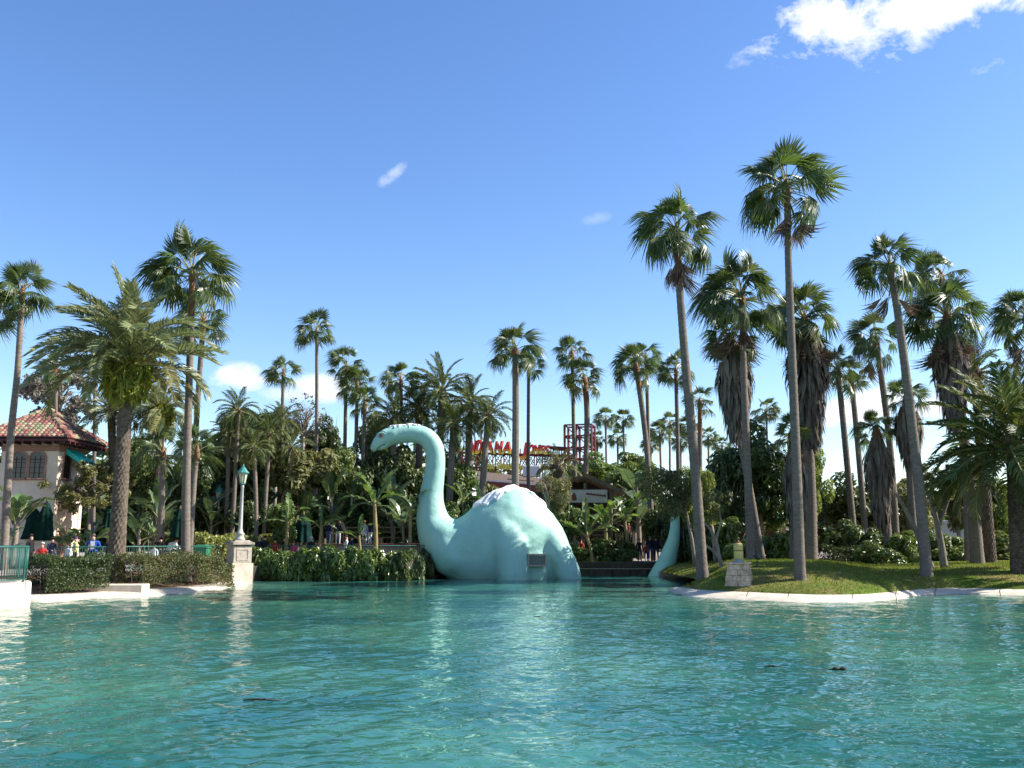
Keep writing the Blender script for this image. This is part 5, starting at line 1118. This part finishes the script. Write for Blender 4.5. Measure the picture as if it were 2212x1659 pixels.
e_ = [o for o in COL.objects if o.get('label', '').startswith('man in a bright blue')][0]
mb = MB(); mb.add([(-.09, -.152, 1.02), (.09, -.152, 1.02), (.1, -.16, 1.42), (-.1, -.16, 1.42)], [(0, 1, 2, 3)]); mb.build('shirt_front', cloth(WH), e_)
person('woman in black with blonde hair beside the date palm trunk', 238, 1155, 47.5, 'stand', BK, BK, BD, 'long', face=30, h=1.65)
person('man in a black jacket bending over the table', 338, 1158, 50.5, 'lean', BK, NV, BR_, face=60)
person('small child in white before the man in black', 335, 1176, 49.3, 'stand', WH, WH, BR_, face=0, h=1.22)
person('person in a loose white shirt leaning over the table', 366, 1157, 51.3, 'lean', WH, JN, BR_, face=80, fat=1.25)
person('grey haired person in a dark jacket next to the hooded figure', 561, 1163, 57.6, 'stand', NV, BK, (.45, .45, .45), face=30, h=1.62)
person('person in a black hood turned away from the water', 573, 1160, 57.5, 'stand', BK, BK, BK, face=160, h=1.72)
person('woman in a red scarf behind the railing', 595, 1167, 58, 'sit', RD, BK, BR_, 'long', face=10, gz=PROM+.2)
person('man in black sitting beside the child in pink', 615, 1164, 57.8, 'sit', BK, BK, BR_, face=20, gz=PROM+.3)
person('child in bright pink beside the big closed parasol', 635, 1169, 57.3, 'stand', PK, PK, (.3, .08, .12), face=-20, h=1.38)
person('person in a white cap sitting beside the closed parasol', 672, 1164, 58, 'sit', BK, JN, WH, 'cap', face=40, gz=PROM+.3)
TZ = 1.98
person('person in blue jeans standing on the raised terrace', 709, 1137, 61.3, 'stand', NV, JN, BR_, face=150, gz=TZ, h=1.62)
person('woman in a black jacket with white hem on the terrace', 730, 1136, 61.4, 'stand', BK, (.6, .58, .55), BR_, 'long', face=180, gz=TZ, h=1.62)
person('tall man in black at the rustic terrace fence', 741, 1130, 61.7, 'lean', BK, BK, BR_, face=-120, gz=TZ, h=1.85)
person('girl in a white top beside the tall man in black', 748, 1152, 59.4, 'stand', WH, BK, BR_, 'long', face=120, h=1.75)
person('person in dark clothes below the terrace ledge', 760, 1157, 58, 'stand', NV, BK, BR_, face=40, h=1.7)
person('blonde woman in pale blue on the terrace', 787, 1142, 61.2, 'stand', (.4, .45, .55), WH, BD, 'long', face=30, gz=TZ, h=1.55)
person('man in a dark top with white trousers on the terrace', 799, 1143, 61.4, 'stand', NV, WH, BR_, face=-30, gz=TZ, h=1.5)
person('person in grey below the terrace ledge', 786, 1157, 58.1, 'stand', GY, BK, BR_, face=-90, h=1.7)
person('man in a grey jacket and jeans behind the dinosaur rump', 1241, 1160, 66, 'stand', GY, JN, (.2, .2, .2), face=170, fat=1.1)
person('person in a red and yellow vest beside the grey jacket', 1255, 1172, 66.2, 'stand', (.5, .06, .03), BK, BR_, face=150, h=1.5)
person('person in black climbing the hut steps', 1349, 1136, 67, 'lean', BK, BK, BR_, face=-120, gz=1.95, h=1.75)
person('woman in dark red standing on the hut steps', 1358, 1134, 67.5, 'stand', (.12, .03, .04), BK, BR_, 'long', face=40, gz=2.0, h=1.6)
person('person in navy with a purple bag on the dock path', 1381, 1172, 66, 'stand', NV, JN, BR_, 'cap', face=10, h=1.55)
person('child in a red jacket beside the navy jackets', 1395, 1182, 66, 'stand', RD, BK, BR_, face=0, h=1.2)
person('man in navy jacket with white striped jeans by the tail', 1404, 1168, 65.8, 'stand', NV, JN, GY, face=190, h=1.72)
person('man in dark navy standing closest to the dinosaur tail', 1417, 1170, 65.6, 'stand', (.015, .018, .04), NV, BR_, face=170, h=1.68)
person('person in dark blue before the green roofed pavilion', 1680, 1146, 72, 'stand', NV, BK, WH, 'cap', face=60, gz=1.25, h=1.7)
person('gardener in dark overalls among the bushes', 1886, 1148, 64, 'stand', (.015, .03, .03), BK, BR_, 'cap', face=40, gz=1.2, h=1.7)

# ------------------------------------------------------------------ palms on the lawn
fan_palm('tallest fan palm on the lawn, trunk rising just behind the spotlight', (1700, 405), 104, (1728, 1252), 40, [(1722, 1050), (1712, 800), (1703, 560)], (15, 8), 44, dead=4, neck=.1, seed=1, low=-50)
fan_palm('leaning fan palm at the tip of the lawn beside the tail', (1463, 500), 90, (1518, 1248), 43.5, [(1502, 1020), (1482, 800), (1468, 620)], (15, 8.5), 42, dead=5, neck=.12, seed=2, low=-55)
fan_palm('fan palm behind the pedestal with brown rusty neck', (1603, 640), 98, (1622, 1213), 51, [(1616, 1040), (1607, 820)], (12, 7.5), 44, dead=8, seed=3, low=-45)
fan_palm('fan palm with a ragged grey dead frond skirt behind the pedestal palm', (1583, 735), 62, (1648, 1214), 52.5, [(1620, 1060), (1592, 900)], (10, 8), 30, skirt=(925, 42), seed=4, low=-30)
fan_palm('fan palm with the widest shaggy dead skirt on the lawn', (1738, 690), 84, (1752, 1213), 54.5, [(1750, 1050), (1742, 880)], (17, 12), 40, skirt=(945, 52), dead=4, seed=5, low=-30)
fan_palm('short skirted palm tucked against the widest skirted palm', (1712, 935), 42, (1716, 1205), 51, [(1714, 1080)], (12, 10), 20, skirt=(1185, 24), seed=6, low=0)
fan_palm('curving fan palm rising from the lawn before the dark bushes', (1922, 575), 80, (2003, 1250), 43.5, [(1986, 1060), (1962, 850), (1940, 680)], (15, 8.5), 40, dead=4, neck=.08, seed=7, low=-45)
fan_palm('wind blown fan palm behind the skirted twin on the lawn', (2032, 595), 66, (2092, 1215), 55, [(2085, 1000), (2060, 760)], (10, 8), 32, seed=8, wind=2.2, low=-25)
fan_palm('fan palm with a dark skirt and thick trunk beside the wind blown one', (2045, 680), 88, (2112, 1220), 50, [(2098, 1060), (2068, 860)], (17, 10), 40, skirt=(910, 40), seed=9, low=-30, dead=3)
fan_palm('wind swept fan palm behind the curving lawn palm', (1893, 735), 62, (1936, 1185), 62, [(1922, 960)], (10, 7), 30, seed=10, wind=1.8, dead=2)
fan_palm('slender fan palm beside its shorter twin beyond the dark bushes', (1810, 800), 54, (1848, 1190), 63, [(1826, 960)], (9, 7), 28, neck=.14, seed=11)
fan_palm('shorter fan palm leaning on its slender twin', (1838, 812), 42, (1872, 1185), 66, [(1852, 950)], (8, 6.5), 26, neck=.2, seed=12)
fan_palm('low fan palm with dark skirt behind the curving trunk', (1958, 860), 50, (1975, 1190), 57, [(1966, 1030)], (10, 9), 26, skirt=(985, 30), seed=13, low=-10)
fan_palm('squat fan palm with long shaggy skirt in the dark bushes', (1893, 930), 48, (1920, 1185), 58, [(1908, 1060)], (11, 10), 26, skirt=(1110, 32), seed=14, low=-5)
fan_palm('wind blown fan palm with many hanging dead fronds behind the large date palm', (2218, 680), 72, (2290, 1235), 42, [(2265, 950)], (15, 9), 36, dead=6, seed=15, wind=1.8, low=-60)
date_palm('large date palm with drooping dark fronds on the lawn', (2195, 965), 185, (2207, 1246), 44, (23, 22), 74, .2, (DATE_DK, DATE_OLD), low=-30, seed=2, arch=2.3)
date_palm('yellowing feather palm behind the large date palm', (2105, 800), 92, (2140, 1215), 51, (13, 11), 40, .6, (DATE_DK, DATE_OLD), low=-40, seed=3)
# ------------------------------------------------------------------ palms on the left
date_palm('big grey green date palm with a fern ball beside the pool', (280, 780), 195, (250, 1247), 42.5, (19, 15.5), 62, .22, low=5, mids=[(258, 1100), (268, 930)], fern=(60, 38), seed=1, wind=.45, arch=2.6)
fan_palm('tall fan palm rising from the clipped hedge beside the date palm', (416, 590), 98, (402, 1240), 45, [(402, 1060), (408, 850)], (13, 8), 40, neck=.14, seed=21, low=-25, wind=1.3)
fan_palm('fan palm behind the tall hedge palm with a rusty neck', (440, 690), 62, (412, 0), 60, [(425, 900)], (8, 6.5), 30, neck=.16, seed=22)
fan_palm('tall fan palm in front of the tiled house', (48, 630), 66, (14, 0), 46, [(22, 960), (38, 800)], (10, 7), 36, neck=.12, seed=23)
fan_palm('fan palm rising beyond the front wall of the tiled house', (-14, 668), 66, (-40, 0), 47, [(-30, 900)], (9, 7), 30, seed=24)
fan_palm('slim fan palm behind the roof apex', (121, 795), 42, (116, 0), 68, (), (5, 4), 24, neck=.06, seed=25)
fan_palm('slim fan palm between house roof and date palm', (206, 768), 44, (204, 0), 66, (), (5, 4.5), 24, neck=.06, seed=26)
date_palm('date palm with thick pale trunk behind the big date palm', (240, 885), 66, (246, 0), 55, (10, 9), 40, .15, (DATE, DATE_OLD), low=-20, seed=4)
date_palm('fern hung date palm between the two tall trunks', (345, 880), 80, (338, 0), 55, (10, 9), 44, .2, low=-25, fern=(36, 24), seed=5)
fan_palm('low bright fan palm behind the date palm trunk', (352, 975), 58, (352, 0), 51, (), (8, 7), 22, seed=27, low=-20)
fan_palm('low fan palm with orange neck behind the hedge palm', (426, 972), 52, (412, 0), 50, [(418, 1060)], (8, 6), 22, neck=.2, seed=28, low=-15)
# ------------------------------------------------------------------ palms in the middle
g1 = 'slender fan palms rising from the thicket behind the railing'
fan_palm('lone tall slender fan palm above the thicket', (684, 715), 46, (681, 0), 72, [(684, 900)], (5.5, 4), 30, neck=.07, seed=31)
fan_palm('fan palm standing before the low white cloud', (612, 805), 40, (608, 0), 78, [(610, 900)], (5, 4), 26, neck=.05, seed=32)
for i, (c, r, b, D) in enumerate((((748, 790), 46, 740, 70), ((772, 830), 44, 762, 69), ((788, 872), 40, 780, 68), ((866, 822), 46, 868, 72))):
    fan_palm(('highest of the clustered slender fan palms near the dinosaur head', 'middle one of the clustered slender fan palms', 'lowest of the clustered slender fan palms', 'rusty necked fan palm straight above the dinosaur head')[i], c, r, (b, 0), D, (), (5.5, 4.5), 28, neck=.1, seed=33+i, group=g1)
fan_palm('straight fan palm rising right behind the dinosaur hump', (1113, 755), 58, (1112, 0), 63, [(1114, 900)], (10, 8), 34, neck=.03, seed=41)
fan_palm('thinner fan palm standing beside the straight one behind the hump', (1142, 785), 38, (1143, 0), 72, (), (5, 4), 24, neck=.03, seed=42)
fan_palm('fan palm before the sign tower with a smooth trunk', (1236, 762), 42, (1249, 0), 72, (), (5.5, 4.5), 26, neck=.03, seed=43)
fan_palm('fan palm before the sign tower with a rough booted trunk', (1262, 818), 46, (1256, 0), 71, [(1268, 920)], (6, 8), 28, neck=.35, seed=44)
fan_palm('leaning fan palm behind the bananas with booted upper trunk', (1374, 790), 52, (1412, 0), 67, [(1396, 960)], (7, 7), 30, neck=.2, seed=45)
fan_palm('straight slim fan palm crossing the leaning one', (1396, 772), 40, (1400, 0), 74, (), (5, 4.5), 26, neck=.04, seed=46)
fan_palm('fan palm with grey trunk rising behind the dinosaur tail', (1460, 800), 46, (1466, 0), 71, (), (6, 5), 28, neck=.1, seed=47)
fan_palm('low fan palm peeking out behind the leaning lawn tip palm', (1512, 868), 40, (1516, 0), 78, (), (6, 6), 24, neck=.25, seed=48)
g2 = 'distant fan palms beyond the sign'
for i, (x, y, r, D) in enumerate(((1308, 905, 28, 115), (1346, 908, 27, 118), (1334, 948, 24, 120), (1425, 935, 30, 105), (1447, 915, 28, 108), (1490, 925, 32, 100), (1470, 955, 26, 112), (1405, 960, 24, 118), (1530, 945, 26, 100), (1655, 888, 34, 95), (1290, 950, 22, 120), (1560, 965, 24, 108))):
    fan_palm('small distant fan palm on the skyline beyond the sign', (x, y), r, (x+4, 0), D, (), (3.2, 2.6), 20, neck=.08, seed=60+i, group=g2, joined=JC[i % 2])
g3 = 'feathery palms behind the dinosaur neck'
for i, (x, y, r, bx, D, s) in enumerate(((955, 840, 78, 950, 70, DATE_DK), (905, 880, 66, 912, 71, DATE_DK), (850, 905, 60, 852, 69, DATE_DK), (1015, 870, 62, 1010, 71, DATE_DK), (980, 915, 58, 965, 66, PYG))):
    date_palm(('tallest dark feathery palm above the dinosaur neck', 'dark feathery palm right above the dinosaur head', 'dark feathery palm in front of the dinosaur snout', 'dark feathery palm between the neck and the leaning feathery palm', 'bright green feathery palm just behind the bend of the neck')[i], (x, y), r, (bx, 0), D, (8, 7), 40, .12, (s, DATE_DK), boots=False, low=-35, group=g3, seed=70+i)
date_palm('leaning feathery palm between dinosaur neck and hump', (1056, 895), 56, (1032, 0), 66, (8, 6), 38, .1, (PYG, DATE_DK), boots=False, mids=[(1046, 1000)], low=-35, seed=80)
g4 = 'slender pygmy date palms over the bright hedge'
for i, (x, y, r, bx, D) in enumerate(((515, 885, 52, 500, 60), (583, 935, 48, 570, 61), (548, 965, 46, 555, 59), (610, 905, 44, 600, 64), (628, 965, 46, 612, 62), (495, 935, 44, 488, 61))):
    date_palm(('tall pygmy date palm rising high above the lamp post lantern', 'pygmy date palm above the short banana plant', 'low pygmy date palm right beside the lamp post lantern', 'pygmy date palm under the fan palm at the white cloud', 'low pygmy date palm beside the sandy green clump', 'low pygmy date palm behind the hidden street lamp')[i], (x, y), r, (bx, 0), D, (4.5, 4.5), 34, .15, (PYG, PYG_Y), boots=False, low=-50, group=g4, seed=90+i)
date_palm('low bristly palm before the sign tower', (1205, 1005), 46, (1205, 0), 66, (9, 11), 36, .25, (PYG_Y, DATE_DK), low=-20, seed=99)

# ------------------------------------------------------------------ trees and understory
tree('bare greyish tree behind the tiled house', (110, 850), (82, 72), 76, 'airy', 'gr', tr=.2, limbs=12)
tree('olive leaved tree against the house side wall', (190, 1050), (84, 56), 53.5, 'airy', 'ol', limbs=9, tr=.1)
tree('thinly leaved twiggy tree under the lone tall fan palm', (650, 905), (62, 52), 74, 'twig', 'gr', tr=.12, limbs=18)
gu = 'dark trees of the thicket behind the promenade'
for (x, y, rx, ry, D, k, m) in ((300, 1010, 62, 62, 62, 'mid', 'md'), (390, 1040, 62, 66, 63, 'mid', 'dk'), (470, 1010, 70, 76, 66, 'mid', 'dk'), (545, 1010, 72, 80, 67, 'mid', 'dk'),
                               (735, 1040, 62, 70, 67, 'mid', 'md'), (790, 1030, 60, 80, 70, 'mid', 'dk'), (855, 1040, 66, 74, 70, 'mid', 'dk'), (925, 1040, 62, 70, 72, 'mid', 'dk'), (990, 1060, 56, 56, 70, 'mid', 'md'), (590, 920, 50, 46, 76, 'mid', 'dk'), (520, 930, 50, 50, 78, 'mid', 'dk'), (700, 950, 50, 50, 78, 'mid', 'dk'), (820, 950, 60, 50, 80, 'mid', 'dk')):
    near = {300: 'mid green tree beside the big date palm trunk', 390: 'dark tree behind the low fan palms beside the hedge palm', 470: 'dark tree behind the hidden street lamp', 545: 'dark tree behind the lamp pillar lantern', 735: 'mid green tree below the lone tall fan palm', 790: 'dark tree behind the tall banana plant', 855: 'dark tree under the dinosaur snout', 925: 'dark tree seen inside the bend of the dinosaur neck', 990: 'mid green tree in the gap between dinosaur neck and hump', 590: 'dark treetop below the fan palm at the white cloud', 520: 'dark treetop behind the pygmy date palm crowns', 700: 'dark treetop at the foot of the lone tall fan palm', 820: 'dark treetop before the dinosaur snout'}[x]
    tree(near, (x, y), (rx, ry), D, k, m, gu)
tree('tall sandy green leafy clump in the thicket behind the pygmy palms', (640, 1010), (72, 70), 64, 'big', 'ol')
tree('wispy olive tree behind the dinosaur back', (1190, 1072), (46, 50), 62, 'tuft', 'ol')
tree('grey green tree beyond the hut roof', (1300, 1020), (70, 42), 88, 'mid', 'md')
tree('leafy tree behind the banana plants and hut', (1370, 1030), (62, 50), 82, 'mid', 'md')
tree('airy yellow green tree hanging over the dinosaur tail', (1440, 1060), (62, 70), 55.5, 'tuft', 'ol', tr=.1, basex=1500)
tree('yellow green tree behind the leaning lawn palm', (1505, 1065), (48, 70), 56.5, 'fine', 'yl', tr=.12, basex=1545)
def bare_tree(label, D, stems, crown=None):
    b = P(stems[0][0][0], stems[0][0][1], D); e = empty('slender_tree', b, label, 'tree'); mb = MB()
    for st in stems: pts = curve_pts([P(x, y, D)-b for x, y, r in st], 14); mb.tube(pts, [px(st[0][2]+(st[-1][2]-st[0][2])*i/14, D) for i in range(15)], 8, 0, True, .05)
    mb.build('trunk', M['bark'], e, True)
    if crown: x, y, rx, ry, k, m = crown; ob('crown', cloud_mesh(k, m, 1), e, P(x, y, D)-b, (0, 0, 1), (px(rx, D), px(rx, D), px(ry, D)))
bare_tree('crooked bare branched tree between leaning palm and pedestal', 49, [[(1563, 1242, 5), (1553, 1200, 4.5), (1546, 1165, 4), (1532, 1140, 3), (1512, 1122, 2)], [(1556, 1208, 4), (1538, 1188, 3), (1515, 1172, 2)], [(1546, 1165, 3), (1556, 1130, 2.2), (1552, 1095, 1.2)]], (1525, 1090, 44, 40, 'airy', 'ol'))
bare_tree('dead trunk leaning across the dark bushes behind the curving palm', 47, [[(2012, 1228, 8), (1985, 1160, 7), (1958, 1105, 6), (1935, 1065, 3)]])
bare_tree('forked slender tree beside the curving lawn palm', 47.5, [[(2040, 1226, 9), (2032, 1170, 8), (2020, 1110, 7), (2005, 1060, 4)], [(2026, 1140, 5), (2045, 1090, 3), (2060, 1050, 1.5)], [(2020, 1110, 4), (2012, 1070, 3), (2018, 1030, 1.5)]], (2025, 1040, 60, 44, 'airy', 'ol'))
tree('big dark dense tree behind the pedestal', (1640, 1010), (98, 100), 64, 'mid', 'dk', tr=.25)
tree('dark tree filling the gap behind the leaning trunk', (1565, 1080), (52, 90), 62, 'mid', 'dk')
tree('sunlit yellow green tree beside the wide skirted palm', (1748, 1040), (50, 98), 60, 'fine', 'yl', tr=.14)
tree('thin leafy tree in front of the green roofed pavilion', (1640, 1112), (62, 44), 66, 'airy', 'md', tr=.1, limbs=8)
tree('low dark tree beyond the lawn hedge', (1845, 1085), (76, 64), 70, 'mid', 'dk')
tree('olive tree between the curving trunk and date palm', (1965, 1095), (56, 72), 66, 'fine', 'ol', tr=.12)
tree('loose leafy tree behind the date palm fronds', (2070, 1080), (58, 66), 70, 'fine', 'ol')
tree('leafy tree beyond the large date palm', (2160, 1095), (64, 56), 72, 'mid', 'md')
gs = 'low dark shrubs filling the thicket floor'
random.seed(12)
for i in range(26):
    x = 300+i*29; D = 60+random.uniform(-1.5, 3.5)
    if 640 < x < 900: D = 66+random.uniform(0, 2)
    shrub('low dark leafy shrub on the thicket floor behind the promenade', (x, 1122+random.uniform(-14, 18)), (36, 40), D, 'big', random.choice(('dk', 'md', 'dk')), gs)
for i, (x, y, rx, ry, D, m) in enumerate(((1010, 1110, 40, 40, 66, 'md'), (1060, 1090, 40, 36, 70, 'ol'), (1215, 1130, 40, 44, 66, 'dk'), (1300, 1190, 46, 26, 65.2, 'dk'), (1255, 1195, 36, 22, 64.6, 'md'), (1345, 1195, 36, 24, 64.8, 'dk'), (1430, 1130, 40, 50, 66, 'dk'), (1480, 1160, 46, 55, 62, 'dk'), (1530, 1180, 40, 40, 60, 'dk'), (1390, 1090, 46, 50, 74, 'dk'), (1340, 1100, 46, 50, 78, 'dk'))):
    shrub('dark shrub between the dinosaur and the lawn trees', (x, y), (rx, ry), D, 'big', m, 'dark shrubs between the dinosaur and the lawn')
for i, (x, y, rx, ry, D, m) in enumerate(((1580, 1170, 44, 44, 58, 'gloss'), (1665, 1180, 46, 34, 58, 'gloss'), (1705, 1185, 40, 32, 57, 'gloss'), (1600, 1190, 34, 26, 56.5, 'gloss'))):
    shrub('glossy light leaved shrub behind the lawn palms', (x, y), (rx, ry), D, 'big', m, 'glossy shrubs behind the lawn palms', base_z=1.0)
for i, (x, y, rx, ry, D, m) in enumerate(((1960, 1190, 46, 36, 53.5, 'gloss'), (1905, 1200, 46, 34, 53, 'gloss'), (2050, 1195, 50, 34, 57, 'md'), (2010, 1180, 44, 36, 58, 'md'), (2150, 1185, 54, 32, 60, 'md'), (1860, 1160, 44, 40, 60, 'dk'))):
    shrub('rounded glossy bush at the back of the lawn', (x, y), (rx, ry), D, 'big', m, 'rounded bushes at the back of the lawn', base_z=.9)
# glossy split-leaved shrubs over the water
for i in range(15):
    x = 550+i*26.5; shrub('glossy split leaved shrub overhanging the water before the railing', (x, 1221+random.uniform(-7, 7)), (36 if i < 13 else 26, 35), (54.3 if i < 13 else (55.3, 57.2)[i-13])+random.uniform(-.3, .4), 'split', 'gloss' if i < 12 else 'dk', 'glossy shrubs along the sea wall', base_z=.3, depth=.7)
M['hedge_bright'] = leafmat('bright_hedge_leaf', (.12, .16, .04), (.25, .28, .08), .3, .4, .5)
box_hedge('hedge', 'bright yellow green leafy hedge behind the lamp pillar', [(P(425, HOR, 56).x, 56, PROM), (P(625, HOR, 62).x, 62, PROM)], 1.6, 0, 1.75, 7000, 'hedge_bright', .2, seed=1)
box_hedge('hedge', 'clipped reddish olive hedge between date palm trunk and lamp pillar', [(P(285, HOR, 41.6).x, 41.4, .42), (P(392, HOR, 44).x, 43.8, .45), (P(440, HOR, 46).x, 45.7, .3), (P(480, HOR, 47.5).x, 47.3, -.05)], 2.0, 0, 1.22, 24000, 'hedge', .085, seed=2)
box_hedge('hedge', 'clipped dark hedge between rounded wall and date palm', [(P(88, HOR, 38.5).x, 38.3, .28), (P(225, HOR, 40.5).x, 40.3, .4)], 2.2, 0, 1.32, 20000, 'hedge_dk', .085, seed=3)
box_hedge('hedge', 'flat topped clipped hedge behind the lawn', [(P(1770, HOR, 56).x, 56, .95), (P(1930, HOR, 57).x, 57, .95)], 1.6, 0, .95, 12000, 'hedge_dk', .11, seed=4)
# banana and bird of paradise plants
banana('short banana plant with pale upright leaves beside the closed parasol', (712*.0+714*.0+622, 1128), (614, 1190), 56.4, 70, 7, 6, [(180, 20, 2, 1.0), (100, 78, 1, 1.0), (60, 70, 3, .8), (-60, 55, 3, .7), (0, 30, 3, .6)])
banana('small banana plant with drooping thin leaves', (694, 1140), (684, 1190), 56.3, 62, 6, 5, [(160, 40, 1, 1.0), (110, 70, 0, .9), (10, 45, 3, .9), (-30, 25, 3, .7)])
banana('tall banana plant with three high arching leaves under the dinosaur head', (809, 1092), (812, 1190), 56.2, 100, 8, 7, [(130, 68, 1, 1.0), (40, 60, 0, 1.0), (170, 35, 2, .9), (150, 20, 3, .8), (-20, 10, 3, .6)])
banana('banana plant close to the dinosaur neck with ragged leaves', (886, 1098), (884, 1180), 57.6, 82, 7, 6, [(150, 40, 2, 1.0), (60, 55, 2, .8), (20, 40, 2, .8)])
banana('young banana plant with dark broad leaves by the seated group', (776, 1165), (778, 1195), 56.5, 62, 5, 5, [(80, 80, 0, .9), (20, 35, 1, .8), (160, 40, 2, .7)])
banana('banana plant with one bright upright leaf beside the hut', (1268, 1160), (1280, 1200), 63.8, 85, 7, 6, [(100, 80, 0, 1.0), (170, 45, 2, .8), (40, 60, 1, 1.0), (10, 35, 2, .8)])
banana('broad leaved banana plant in front of the hut', (1308, 1140), (1305, 1200), 64.5, 95, 8, 7)
banana('dark banana plant beside the hut steps', (1350, 1130), (1356, 1200), 65.5, 90, 7, 6)
banana('banana plant in the gap behind the dinosaur neck', (1000, 1085), (1003, 1150), 62, 70, 7, 6)
gp = 'bird of paradise'
banana('large bird of paradise clump before the tiled house', (38, 1095), (30, 1180), 48.5, 88, 12, 9, kind='strel')
banana('bird of paradise clump behind the beanie hoodie', (150, 1165), (150, 1180), 51, 62, 10, 5, kind='strel')
banana('bird of paradise clump beside the blue jacket man', (196, 1160), (196, 1180), 50.5, 60, 10, 5, kind='strel')
banana('tall bird of paradise clump between the two big trunks', (345, 1100), (340, 1180), 52.5, 90, 12, 8, kind='strel')
banana('leafy bird of paradise clump close behind the date palm trunk', (300, 1140), (300, 1180), 52, 66, 10, 6, kind='strel')
banana('grey green bird of paradise clump behind the hut bananas', (1375, 1060), (1380, 1180), 70, 90, 12, 8, kind='strel')
banana('bird of paradise leaves at the foot of the house beside the parasols', (5, 1160), (5, 1180), 47.8, 66, 10, 6, kind='strel')
random.seed(77)
for i, (x, y, D, L_) in enumerate(((455, 1090, 61, 80), (505, 1105, 62, 76), (660, 1085, 63, 84), (715, 1070, 64.5, 86), (845, 1075, 63.5, 86), (930, 1090, 64, 76), (560, 1075, 63.5, 80), (870, 1130, 61, 62), (1030, 1100, 63, 66))):
    banana('broad leaved bird of paradise clump inside the thicket', (x, y), (x+3, 1180), D, L_, 12, 5, kind='strel', group='broad leaved clumps inside the thicket')
# far tree belt that closes the view at ground level
g = np.random.default_rng(5); Vs, Fs, off = [], [], 0
for i in range(46):
    V, Fc = CLOUD['big'][i % 2]; s = g.uniform(6.5, 9.0) if i < 23 else g.uniform(3.6, 5.6); ang = g.uniform(0, 6.28); c_, s_ = math.cos(ang), math.sin(ang)
    V2 = V*np.array([s*1.5, s*1.2, s]); V2 = np.stack([V2[:, 0]*c_-V2[:, 1]*s_, V2[:, 0]*s_+V2[:, 1]*c_, V2[:, 2]], 1); keep = 1400*4
    V2 = V2[:keep]+np.array([-92+i*4.1+g.uniform(-1, 1), 122+g.uniform(-6, 8), PROM+s*.75]); ii = np.arange(1400)[:, None]*4+off; Fs += [ii+np.array([[0, 3, 2]]), ii+np.array([[0, 2, 1]])]; Vs.append(V2); off += keep
o = ob('distant_tree_belt', np_mesh('distant_tree_belt', np.concatenate(Vs), np.concatenate(Fs), M['dk'])); tag(o, 'distant belt of dark trees closing the view', 'trees', kind='stuff')
